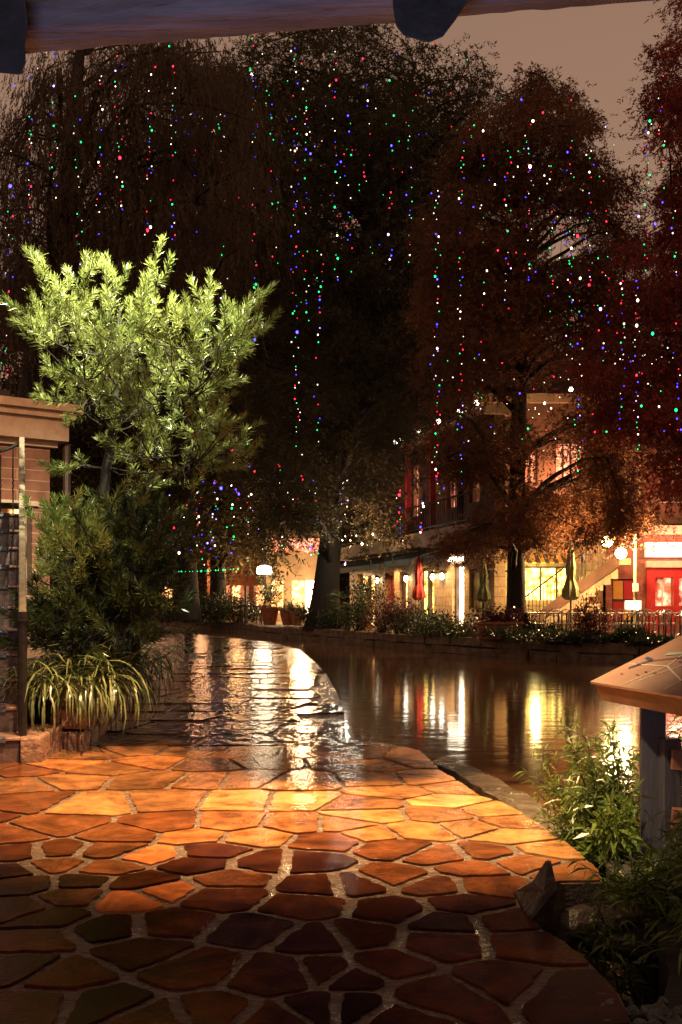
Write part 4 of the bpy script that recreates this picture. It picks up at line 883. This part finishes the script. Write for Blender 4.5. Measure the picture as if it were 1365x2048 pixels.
# building C (behind the outside stair)
Cb = thing('stair_building', 'reddish building with yellow lit window behind the outside stairs', 'building', (5.2,34,0))
facade([(.2,3.0,1.1,2.25),(1.9,2.7,-.05,.9)] if False else [(.5,2.75,1.1,2.25)], -.6, 3.8, -.05, 3.0, 0, .35, 'ochre', Cb)
facade([(.6,1.5,5.1,6.3),(2.1,3.2,5.1,6.5)], -.6, 3.8, 3.2, 7.8, .1, .45, 'darkstucco', Cb, 'upper_wall')
MB().box(-.7,3.9,-.12,.6,3.003,3.197).build('string_course', 'stucco', Cb); MB().box(-.7,3.9,-.1,.6,7.803,8.1).build('roof_cornice', 'stucco', Cb); MB().box(-.6,3.8,.46,8,-.05,7.79).build('building_mass', 'night', Cb)
for a_, b_, c_, d_, mm in ((.5,2.75,1.1,2.25,'winyellow'),(.6,1.5,5.1,6.3,'winpink'),(2.1,3.2,5.1,6.5,'winpink')):
    o_ = MB().box(a_, b_, .28, .31, c_, d_).build('window', mm, Cb); f_ = MB()
    for k in range(5): x = a_+(b_-a_-.05)*k/4; f_.box(x, x+.05, .18, .275, c_, d_)
    f_.box(a_+.05, b_-.05, .2, .27, d_-.06, d_-.001); f_.build('frame', 'darkwood', o_)
mb = MB()
for k in range(18): mb.add([(.3+k*.15,-.01,2.62),(.3+k*.15+.15,-.01,2.62),(.3+k*.15+.15,-.5,2.36),(.3+k*.15,-.5,2.36),(.3+k*.15,-.01,2.59),(.3+k*.15+.15,-.01,2.59),(.3+k*.15+.15,-.5,2.33),(.3+k*.15,-.5,2.33)], [(0,1,2,3),(4,7,6,5),(2,6,7,3)], k % 2)
mb.build('striped_awning', ['yellowpaint','awning'], Cb)
for x, z in ((1.0,8.25),(2.6,8.25),(.2,4.6),(1.7,4.7)): MB().ball((x,-.05,z), .08, 8, 6).build('wall_light', 'lampw', Cb)
# outside stairs
os_ = thing('outside_stairs', 'stone stairs with iron railing rising right to the brick building', 'staircase', (5.65,32,0))
n_ = 13; x0 = 0; dx = .235; dz = .185
for k in range(n_): MB().bevbox(k*dx,(k+1)*dx,-.6,.6,-.02+k*dz*.0 if k < 5 else (k-2.5)*dz,(k+1)*dz,.01).build('step', 'stucco', os_)
mb = MB(); mb.add([(0,-.68,.02),(n_*dx,-.68,n_*dz-.25),(n_*dx,-.68,n_*dz+.16),(0,-.68,.34),(0,-.61,.02),(n_*dx,-.61,n_*dz-.25),(n_*dx,-.61,n_*dz+.16),(0,-.61,.34)], [(0,1,2,3),(4,7,6,5),(3,2,6,7),(0,4,5,1),(1,5,6,2),(0,3,7,4)]); mb.build('stringer', 'darkstucco', os_)
mb = MB(); mb.tube([(0,-.64,1.1),(n_*dx,-.64,n_*dz+1.0),(n_*dx+1.0,-.64,n_*dz+1.0)], .025, 6)
for k in range(27): xx = k*.115; mb.box(xx, xx+.018, -.65,-.632, .34+xx/dx*dz*.93, 1.08+xx/dx*dz*.97)
mb.build('stair_railing', 'iron', os_)
MB().box(1.90,2.52,-.58,.58,-.02,.98).build('stone_pier', 'ochre', os_); MB().box(3.06,3.45,-.6,1.95,2.2,2.41).build('landing', 'stucco', os_)
fn = thing('iron_fence', 'dark upright bar fence twinkling left of the slim cypress', 'fence', (4.3,30.5,0))
mb = MB(); mb.box(0,1.3,-.02,.02,1.95,2.0); mb.box(0,1.3,-.02,.02,.2,.25)
mb.build('rails', 'iron', fn)
for k in range(14): MB().box(k*.098,k*.098+.022,-.012,.012,-.02,2.05).build('bar', 'iron', fn)
# building B (brick + red shop)
Bb = thing('brick_building', 'red brick building with checkered door and red shop front', 'building', (8.9,34,0))
BW = 6.5
facade([(.32,1.08,-.05,1.82),(1.75,2.35,.9,1.85),(2.55,3.4,.9,1.85),(3.6,4.45,.9,1.85)], 0, BW, -.05, 2.5, 0, .3, 'brick', Bb)
MB().box(1.45,BW,-.16,-.003,-.05,.88).build('shop_front_panel', 'redpaint', Bb)
mb = MB(); mb.box(1.45,1.74,-.16,-.003,.883,2.2); mb.box(2.36,2.54,-.16,-.003,.883,2.2); mb.box(3.41,3.59,-.16,-.003,.883,2.2); mb.box(1.742,BW,-.15,-.004,1.86,2.2); mb.build('shop_front_frame', 'redpaint', Bb)
for a_, b_ in ((1.75,2.35),(2.55,3.4),(3.6,4.45)):
    o_ = MB().box(a_, b_, .12, .14, .9, 1.85).build('shop_window', 'winpink', Bb); MB().box((a_+b_)/2-.02,(a_+b_)/2+.02,.06,.115,.9,1.85).build('mullion', 'white', o_)
MB().box(1.38,BW,-.32,-.17,2.2,2.42).build('shop_beam', 'cream', Bb)
dr = MB().box(.32,1.08,.05,.06,-.04,1.80).build('door', 'darkwood', Bb)
mb = MB(); 
for (x_, z_, k) in ((.36,1.13,0),(.72,1.13,1),(.36,.42,1),(.72,.42,0)): mb.box(x_, x_+.33, .03, .048, z_, z_+.62, k)
mb.build('door_panels', ['yellowpaint','redpaint'], dr)
MB().box(1.4,BW,-.30,-.05,2.55,3.05).build('lit_sign', 'signlit', Bb)
MB().box(1.35,BW,-.5,.3,3.3,3.6).build('balcony_slab', 'cream', Bb); MB().box(0,BW,.001,.3,2.503,3.29).build('upper_band', 'brick', Bb)
facade([(.3,1.3,4.4,6.2),(1.9,2.9,4.4,6.2),(3.3,4.6,4.4,6.2)], -.4, BW, 3.6, 8.0, .05, .35, 'darkstucco', Bb, 'upper_wall')
for a_, b_ in ((.3,1.3),(1.9,2.9),(3.3,4.6)):
    o_ = MB().box(a_, b_, .25, .27, 4.4, 6.2).build('window', 'glassdark', Bb); f_ = MB()
    for x in (a_, (a_+b_)/2-.02, b_-.04): f_.box(x, x+.04, .0, .245, 4.4, 6.2)
    for z in (4.4,5.2,6.16): f_.box(a_+.041, b_-.041, .003, .24, z, z+.04)
    f_.build('frame', 'cream', o_)
MB().box(-.4,BW,.36,8,-.05,7.99).build('building_mass', 'night', Bb)
mb = MB(); mb.tube([(.0,-.3,2.45),(1.2,-.3,3.2)], .05, 6); mb.build('stair_coping', 'cream', Bb)
# far buildings
for (x0_, x1_, y_, z_, mm, lab, lit) in [(-16,-5,62,9,'night','dark building far left behind the cypress trunks',1),(-7.5,-3.8,56,3.4,'terra','orange lit low wall building behind the pots',2),(-3.9,-.3,52,6,'stucco','pale low building glowing left of the thick trunk',3),(-6,10,84,26,'night','tall dark hotel block far behind the central cypress',0),(9,30,60,15,'night','dark block rising behind the brick building',0),(-40,-14,70,13,'night','long dark block beyond the left trees',0)]:
    t = thing('far_building', lab, 'building', ((x0_+x1_)/2, y_, 0)); hw_ = (x1_-x0_)/2
    MB().box(-hw_, hw_, 0, 6, -.1, z_).build('wall', mm, t); MB().box(-hw_-.1, hw_+.1, -.15, 6.1, z_+.002, z_+.4).build('parapet', 'night' if mm == 'night' else 'stucco', t)
    rr = random.Random(int(z_*7))
    if lit == 3:
        for a_, b_, mm2, c_, d_ in ((-1.5,-.9,'winwarm',.4,2.1),(-.45,.15,'winwarm',.3,2.1),(.25,1.2,'winhot',.0,2.1),(-1.6,1.5,'winpink',3.6,4.3)): MB().box(a_, b_, -.05, -.003, c_, d_).build('window', mm2, t)
    elif lit:
        for k in range(9):
            a_ = rr.uniform(-hw_+.3, hw_-.8); MB().box(a_, a_+.5, -.05, -.003, .5+.001*k, 1.9+.002*k).build('window', 'winwarm' if k % 2 else 'windim', t)
    else:
        for k in range(14):
            a_ = rr.uniform(-hw_+.5, hw_-1.5); z0_ = rr.randint(1, max(2, int(z_/3)-1))*3; MB().box(a_, a_+1.0, -.05-.003*k, -.003, z0_, z0_+1.5).build('window', 'windim' if k % 3 == 0 else 'glassdark', t)
# ------------------------------------------------------------------ street lamp, pole, lamps
lp_ = thing('street_lamp', 'two glowing globes on a pale pole before the brick building', 'street lamp', (8.83,30,0))
MB().tube([(0,0,-.03),(0,0,.3),(0,0,.31),(0,0,3.1)], [.085,.085,.06,.05], 10).build('pole', 'polepaint', lp_)
MB().tube([(0,0,2.95),(-.4,0,3.12),(-.84,0,3.12),(-.84,0,3.02)], .02, 6).build('arm', 'iron', lp_); MB().tube([(0,0,2.5),(-.2,0,2.75),(-.43,0,2.78),(-.43,0,2.68)], .02, 6).build('arm', 'iron', lp_)
MB().ball((-.84,0,2.85), .17, 16, 12).build('globe', 'globe', lp_, smooth=True); MB().ball((-.43,0,2.5), .17, 16, 12).build('globe', 'globe', lp_, smooth=True)
MB().box(-.1,.06,-.12,-.06,1.35,1.6).build('switch_box', 'white', lp_)
light('POINT', (8.0,29.6,2.95), 1300, (1,.62,.25), .17); light('POINT', (8.4,29.6,2.6), 500, (1,.62,.3), .17)
sl_ = thing('shade_lamp', 'white glowing drum lamp hanging left of the bright doorway', 'lamp', ((529-HX)/F*44,44,0))
MB().tube([(0,.3,-.03),(0,.3,3.0),(0,0,3.0),(0,0,2.6)], .03, 6).build('pole', 'iron', sl_); MB().lathe([(.3,2.25),(.34,2.3),(.3,2.55),(.12,2.62)], n=16).build('shade', 'lampw', sl_)
light('POINT', ((529-HX)/F*44,43.6,2.2), 150, (1,.7,.4), .3)
# menu stand
ms = thing('menu_stand', 'slanted lit menu board on a stand behind the tables', 'menu stand', (8.45,29,0), 0)
MB().tube([(0,0,-.03),(0,0,.86)], .03, 8).build('stand', 'iron', ms); MB().add([(-.25,-.12,.84),(.22,-.12,.84),(.30,.14,1.08),(-.17,.14,1.08),(-.25,-.10,.81),(.22,-.10,.81),(.30,.16,1.05),(-.17,.16,1.05)], [(0,1,2,3),(4,7,6,5),(0,4,5,1),(1,5,6,2),(2,6,7,3),(3,7,4,0)]).build('board', emis('menu_light', (1,.85,.65), 1.3), ms)
# parasols
def parasol(px, Y, zt, zb, m_, lab, r_=.28):
    t = thing('folded_parasol', lab, 'parasol', ((px-HX)/F*Y, Y, 0), 0, 'folded parasols on the terrace')
    MB().tube([(0,0,-.02),(0,0,zt+.08)], .028, 8).build('pole', 'darkwood', t); MB().lathe([(.3,-.01),(.3,.06),(.06,.1)], n=14).build('base', 'iron', t)
    H_ = zt-zb; MB().lathe([(r_*.55,zb),(r_*.95,zb+.06*H_),(r_*.85,zb+.2*H_),(r_*.5,zb+.36*H_),(r_*.46,zb+.4*H_),(r_*.55,zb+.6*H_),(r_*.35,zb+.85*H_),(.03,zt)], n=16, lump=.10).build('canopy', m_, t)
parasol(838,33.5,2.55,1.1,'redcloth','folded red parasol before the lit doorway',.24)
parasol(968,30,2.3,1.05,'greencloth','folded pale green parasol left of the slim cypress',.22)
parasol(1142,29.6,2.7,1.1,'greencloth','folded green parasol before the outside stairs',.26)
# tables and chairs
def make_table(lab):
    t = thing('terrace_table', lab, 'table', (0,0,0), 0, 'pale topped tables in a row on the terrace')
    MB().bevbox(-.6,.6,-.38,.38,.715,.75,.008).build('tabletop', 'tabletop', t)
    for sx_ in (-1,1):
        for sy_ in (-1,1): MB().tube([(.52*sx_,.3*sy_,0),(.52*sx_,.3*sy_,.715)], .02, 6).build('leg', 'iron', t)
    return t
def make_chair(lab):
    t = thing('cafe_chair', lab, 'chair', (0,0,0), 0, 'shiny metal chairs around the terrace tables')
    MB().lathe([(.19,.44),(.215,.45),(.21,.465),(.05,.462)], n=14).build('seat', 'metal', t)
    MB().tube(smooth_pts([(-.22,.0,.66),(-.21,.2,.70),(-.1,.26,.82),(0,.27,.84),(.1,.26,.82),(.21,.2,.70),(.22,.0,.66)], 2), .014, 6).build('backrest', 'metal', t)
    for k in (-1,1): MB().tube([(.1*k,.26,.82),(.09*k,.2,.46)], .012, 5).build('back_slat', 'metal', t)
    for sx_ in (-1,1):
        MB().tube([(.22*sx_,0,.66),(.19*sx_,-.12,.44),(.23*sx_,-.2,0)], .013, 5).build('leg', 'metal', t); MB().tube([(.15*sx_,.12,.44),(.21*sx_,.24,0)], .013, 5).build('leg', 'metal', t)
    return t
tlab = ['pale table at left end right of the cypress trunk','pale table beside the dark cordyline on its left','pale table just right of the dark cordyline','pale table in front of the lit menu stand','pale table before the brick wall and red shop edge','pale table before the red shop windows','pale table at the far right behind the map sign']
tx_ = [1092,1150,1232,1287,1330,1374,1420]; ty_ = [28,28,27.2,27.4,27.2,27,27]
t0 = make_table(tlab[0]); tabs = []
for i, (px, Y) in enumerate(zip(tx_, ty_)):
    o_ = t0 if i == 0 else copy_tree(t0); o_.location = ((px-HX)/F*Y, Y, 0); o_['label'] = tlab[i]; tabs.append(o_)
c0 = make_chair('x'); first = True
names = ['left end','cordyline left','cordyline right','menu stand','brick wall','red shop','far right']
for i, (px, Y) in enumerate(zip(tx_, ty_)):
    X = (px-HX)/F*Y
    for k, (dx_, dy_, rz) in enumerate(((-.3,-.62,math.pi),(.32,-.6,math.pi+.3),(-.28,.62,.1),(.3,.64,-.2))):
        o_ = c0 if first else copy_tree(c0); first = False; o_.location = (X+dx_, Y+dy_, 0); o_.rotation_euler.z = rz+R(-.3,.3)
        o_['label'] = '%s metal chair on the %s side of the %s table' % (('left','right','left','right')[k], ('river','river','building','building')[k], names[i])
for i, (px, Y) in enumerate([(960,29.5)]):
    o_ = copy_tree(c0); o_.location = ((px-HX)/F*Y, Y, 0); o_.rotation_euler.z = .8; o_['label'] = 'lone white metal chair left of the flower trough'
# terrace railing bits on the left bank
tf = thing('terrace_railing', 'short dark railing left of the terracotta pots', 'railing', ((500-HX)/F*45.5,45.5,0))
MB().box(-.35,1.0,-.02,.02,.8,.85).build('top_rail', 'iron', tf)
for k in range(7): MB().box(-.35+k*.22,-.31+k*.22,-.02,.02,-.02,.8).build('bar', 'iron', tf)
MB().tube([(-.18,0,-.02),(-.18,0,1.7)], .06, 8).build('post', 'darkwood', tf)
# added unseen oak off the left edge; leaf clumps placed to dapple the pool
ok = thing('added_oak', 'added unseen oak whose leafy limb dapples the lamp light', 'tree', (-4.9,5.2,-.1))
MB().tube([(0,0,-.1),(.05,0,1.5),(-.05,.05,3.2),(.1,0,5.0),(.0,0,6.4)], [.3,.24,.2,.15,.05], 10).build('trunk', 'bark', ok, smooth=True)
lm_ = MB(); P = []; D = []; g = np.random.default_rng(21)
lm_.tube([(.0,0,4.2),(1.4,.25,5.0),(2.9,.4,5.2),(4.3,.5,5.15),(5.2,.62,5.1)], [.1,.07,.05,.03,.01], 7)
for (tx, ty, r_, n_) in ((-1.8,8.3,.5,260),(-.9,8.2,.55,300),(0,8.2,.6,320),(.7,8.0,.4,200),(-1.0,7.5,.25,120),(-.45,7.0,.3,200),(.05,6.45,.22,120),(.35,6.95,.22,120),(0,7.4,.4,260),(.5,8.8,.5,260),(-.5,9.0,.6,300),(-1.5,9.0,.6,260),(-.2,6.1,.12,40),(-.7,6.7,.18,110),(-.1,6.5,.28,220),(.3,6.3,.2,120),(.55,6.6,.2,120),(.85,7.1,.25,160),(-.45,6.3,.12,60)):
    k = 1.25/6.4; c = np.array([-.3+(tx+.3)*k+4.9, 5.1+(ty-5.1)*k-5.2, 5.25]); lm_.tube([(c[0]-.25,.45,5.16), c], .005, 4); P.append(c+g.normal(size=(n_,3))*r_*k*np.array([.7,.6,.3])); D.append(g.normal(size=(n_,3)))
for (x_, y_, z_, r_, n_) in ((3.4,.5,5.3,.25,700),(2.4,.6,5.3,.5,1500),(1.0,.4,5.6,.8,2600),(0,0,6.4,1.0,3500)):
    c = np.array([x_, y_, z_]); P.append(c+g.normal(size=(n_,3))*r_*np.array([.6,.5,.3])); D.append(g.normal(size=(n_,3)))
lm_.build('limbs', 'bark', ok, smooth=True); leaves('crown', np.concatenate(P), np.concatenate(D), .042, .018, 'shrub', ok)
# ------------------------------------------------------------------ light strings
BM = {}
for c in ('white','red','green','blue','violet'):
    for s_, r_ in (('s',.015),('m',.024),('l',.038)):
        me = MB().ball((0,0,0), 1.0, 6, 5).build('bulb', 'b_'+c+s_); BM[c+s_] = (me.data, r_); bpy.data.objects.remove(me)
def light_string(px, y0, y1, Y, n_, lab, drift=6, cols=None, hor=False, x1=None, jit=0):
    top = W(px, y0, Y); t = thing('light_string', lab, 'string lights', top, 0, 'strings of coloured Christmas lights in the trees')
    pts_ = []; ph = R(0,6)
    fs = [(k+R(-.3,.3))/max(1, n_-1) for k in range(n_)] if hor else []
    f = 0.
    while not hor and f < 1: fs.append(f); f += random.expovariate(1)/n_+.35/n_
    ln = R(-8,8)
    for f in fs:
        if hor: p = W(px+(x1-px)*f, y0+(y1-y0)*f+6*math.sin(math.pi*f)+R(-jit,jit), Y+R(-.5,.5)*(jit > 2))
        else: p = W(px+ln*f+drift*.4*math.sin(ph+f*4)+random.gauss(0,4.2), y0+(y1-y0)*f, Y+R(-.1,.1))
        pts_.append(p-top)
    pts_.sort(key=lambda p: (p.x if hor else -p.z))
    if hor and x1 < px: pts_ = pts_[::-1]
    MB().tube([Vector((0,0,0))]+pts_, .0035 if Y < 40 else .006, 3, cap=False).build('wire', 'wire', t)
    for p in pts_:
        c = random.choice(cols or ['white']*6+['red']*5+['green']*6+['blue']*5+['violet']*1); s_ = random.choices('sml', (68,26,6))[0]
        md_, r_ = BM[c+s_]; b_ = bpy.data.objects.new('bulb', md_); C.objects.link(b_); b_.parent = t; b_.location = p+Vector((0,0,-.02)); k = r_*(Y/30)*R(.55,1.15); b_.scale = (k,k,k*1.25)
SD_ = [(20,300,760,17,16,'left edge string in front of the weeping tree'),(62,150,470,17,16,'string left of the forked weeping trunk'),(105,100,420,17,12,'string along the left fork of the weeping tree'),(152,190,560,17,12,'string crossing the dark weeping trunk'),
(200,150,480,17,12,'string just right of the weeping trunk'),(238,110,430,17,12,'second string right of the weeping trunk'),(304,70,470,17,22,'bright string reaching down to the tallest lit tree tip'),(344,90,480,17,18,'string right of the tallest lit tree tip'),
(392,180,560,22,14,'string above the right lobe of the lit tree'),(440,200,620,24,16,'string over the right lobe of the lit tree, farther off'),(505,70,700,26,30,'long string topped by two large blue bulbs'),(540,180,560,26,14,'string between the two longest strings'),
(590,60,960,28,52,'longest string, hanging down left of centre'),(610,160,640,28,24,'string tangled against the longest string'),(640,500,900,30,18,'string falling left of the great trunk'),(667,60,560,28,30,'string of mostly white and red bulbs at top centre'),
(700,230,560,31,10,'sparse string near the great trunk fork'),(735,200,400,31,8,'short string above the great fork'),(780,230,520,31,12,'string right of the great fork'),(820,250,560,24,10,'sparse string left of the russet tree'),
(872,380,1010,23,36,'long string left of the russet crown, ending over balcony'),(925,300,1010,23,36,'long string beside the russet crown, over balcony'),(965,260,820,23,20,'string left of the slim cypress trunk'),(1015,300,700,23,16,'string nearest the slim cypress trunk'),
(1062,240,560,22,22,'string high right of the slim trunk'),(1100,330,640,22,16,'string with blue bulbs right of the slim trunk'),(1140,280,720,22,26,'string right of centre of the russet crown'),(1160,600,960,22,22,'low string ending by the dark upper windows'),
(1182,300,620,22,14,'string at right rim of the russet crown'),(1212,420,700,21,12,'string left of the red crown'),(1245,560,860,20,16,'string in the red crown, left side'),(1278,560,900,20,18,'string with large blue bulb in the red crown'),
(1295,240,520,20,16,'string dropping through the upper right sky gap'),(1325,150,420,20,12,'string in the upper right crown'),(1352,420,960,20,22,'string along the right edge of the photo'),
(335,960,1120,38,8,'left low string above the far hedge'),(400,930,1130,38,18,'low string above the far hedge'),(430,960,1120,38,12,'low string before the slim far trunk'),(472,900,1110,38,16,'low string above the drum lamp, left'),(500,880,1090,38,14,'low string with violet bulbs above drum lamp'),
(560,930,1100,36,12,'low string left of the bright doorway'),(630,960,1110,36,14,'low string on the left flank of the thick trunk'),(690,960,1130,35.5,12,'string of white bulbs on right flank of the thick trunk'),(800,980,1080,30,8,'short string over the left balcony'),(845,1000,1090,30,8,'short string over the dark awning')]
for a_ in SD_:
    cols = ['white','white','violet'] if '690' == str(a_[0]) else None
    light_string(a_[0], a_[1], a_[2], a_[3], int(a_[4]*1.45), a_[5], cols=cols)
light_string(232,1135,1137,44,34,'level row of green bulbs behind the lit tree', cols=['green'], hor=True, x1=475)
light_string(790,885,868,36.5,8,'row of warm bulbs along the restaurant cornice', cols=['white'], hor=True, x1=880)
for a_ in [(930,1050,835,770,31,14,'row of warm bulbs climbing along the restaurant roof'),(1040,1150,770,745,33,12,'row of warm bulbs on the stair building roof'),(960,1150,905,880,32.5,14,'row of warm bulbs on the upper balcony'),(985,1120,845,800,32.8,18,'cluster of warm bulbs around the upper lit windows'),(690,790,1085,1060,35,10,'row of warm bulbs behind the thick trunk'),(560,640,1080,1100,43,14,'row of warm bulbs over the bright doorway')]:
    light_string(a_[0], a_[2], a_[3], a_[4], a_[5], a_[6], cols=['white','white','white','red'], hor=True, x1=a_[1], jit=14)
light_string(345,235,250,22,34,'dense tangle of bulbs high in the left crown', hor=True, x1=450, jit=26)
light_string(1205,700,715,24,22,'row of warm bulbs across the red crown', cols=['white'], hor=True, x1=1345, jit=9)
light_string(905,265,330,27,22,'slanting run of bulbs across the top centre crown', hor=True, x1=1150, jit=40)
for a_ in [(30,330,110,33,90,20,26,'loose net of tiny bulbs through the weeping tree'),(380,700,260,32,160,22,34,'loose net of tiny bulbs high in the centre crown'),(700,960,300,27,220,22,40,'loose net of tiny bulbs around the slim cypress top'),(980,1230,380,24,200,22,44,'loose net of tiny bulbs through the russet crown'),(1180,1362,640,21,260,20,34,'loose net of tiny bulbs through the red crown'),(340,640,1040,38,70,20,30,'loose net of tiny bulbs low over the far bank'),(860,1180,820,23.5,110,18,30,'loose net of tiny bulbs in the lower russet crown')]:
    light_string(a_[0], a_[2], a_[2], a_[3], a_[6], a_[7], hor=True, x1=a_[1], jit=a_[4])
# ------------------------------------------------------------------ unseen lamps, and spots added to brighten single parts
light('SPOT', (-.3,5.1,6.4), 9000, (1,.60,.25), .025, aim=(-.05,6.2,0), size=49, blend=.75)
light('SPOT', (-1.0,6.5,5.7), 4600, (1,.96,.66), .06, aim=(-1.65,8.15,3.8), size=54, blend=.9)
light('SPOT', (-1.2,5.4,3.6), 190, (.95,1,.7), .05, aim=(-2.3,7.8,1.75), size=32, blend=.9)  # added spot without a fixture, lifts the lower bush
light('SPOT', (-1.0,4.4,3.9), 620, (1,.74,.46), .06, aim=(-2.55,7.5,.6), size=32, blend=.7)
light('SPOT', (-4.2,7.3,4.9), 620, (1,.52,.26), .08, aim=(-4.6,11.8,3.2), size=64, blend=.8)
light('SPOT', (-.3,.2,1.0), 75, (.72,.68,1), .2, aim=(0,3,2.85), size=110, blend=.8)  # added upward spot without a fixture, lightens the eave beam
light('POINT', (-.8,-1.2,2.3), 3, (.62,.66,1), .3)
light('SPOT', (-.1,3.6,2.6), 430, (1,.85,.45), .06, aim=(1.02,4.85,.2), size=44, blend=.8)
def Apos(u, out, z): return PA+dA*u+Vector((-.966,-.258,0))*out+Vector((0,0,z))
for u, p in ((2.5,170),(7.0,180),(10.3,230),(13.2,240)): light('SPOT', Apos(u,.8,2.4), p, (1,.60,.24), .1, aim=Apos(u,.45,0), size=150, blend=.3)
light('SPOT', Apos(11,3.0,3.1), 420, (1,.5,.25), .2, aim=Apos(10,0,6.2), size=110, blend=.8)  # added spot with no visible source, brightens the upper facade
light('POINT', (6.4,32.9,1.9), 160, (1,.75,.25), .15)
light('POINT', (7.2,33.2,5.0), 260, (1,.42,.2), .2)
light('POINT', (11.0,32.6,2.9), 260, (1,.30,.20), .3)
light('SPOT', (10.0,27.5,2.8), 6500, (1,.17,.08), .2, aim=(11.5,25.5,10), size=80, blend=.8)
light('POINT', ((606-HX)/F*50,49.3,1.6), 900, (1,.62,.3), .3)
light('POINT', (-5.2,50.5,2.6), 160, (1,.5,.2), .3)
light('POINT', ((690-HX)/F*36,35.5,3.2), 90, (1,.85,.65), .1)
light('POINT', (-7.8,55,2.6), 160, (1,.45,.2), .3)
light('SPOT', (6.3,26.2,1.6), 1500, (1,.5,.2), .15, aim=(5.2,28,9), size=75, blend=.9)  # added terrace uplight without a fixture, warms the russet crown
light('SPOT', (9.0,27,2.4), 1200, (1,.6,.28), .15, aim=(7.6,27.5,5.5), size=90, blend=.9)
light('SPOT', (1.2,34.5,1.2), 900, (1,.55,.22), .15, aim=(.3,37,9), size=80, blend=.9)  # added uplight without a fixture, warms the great cypress foliage
light('SPOT', (-4.5,43,1.2), 700, (1,.5,.2), .15, aim=(-5.4,47,8), size=90, blend=.9)
light('SPOT', (-.6,10,4.2), 330, (1,.42,.26), .1, aim=(-2.7,14.5,.3), size=44, blend=.9)  # added reddish spot without a fixture, brings out the planter wall
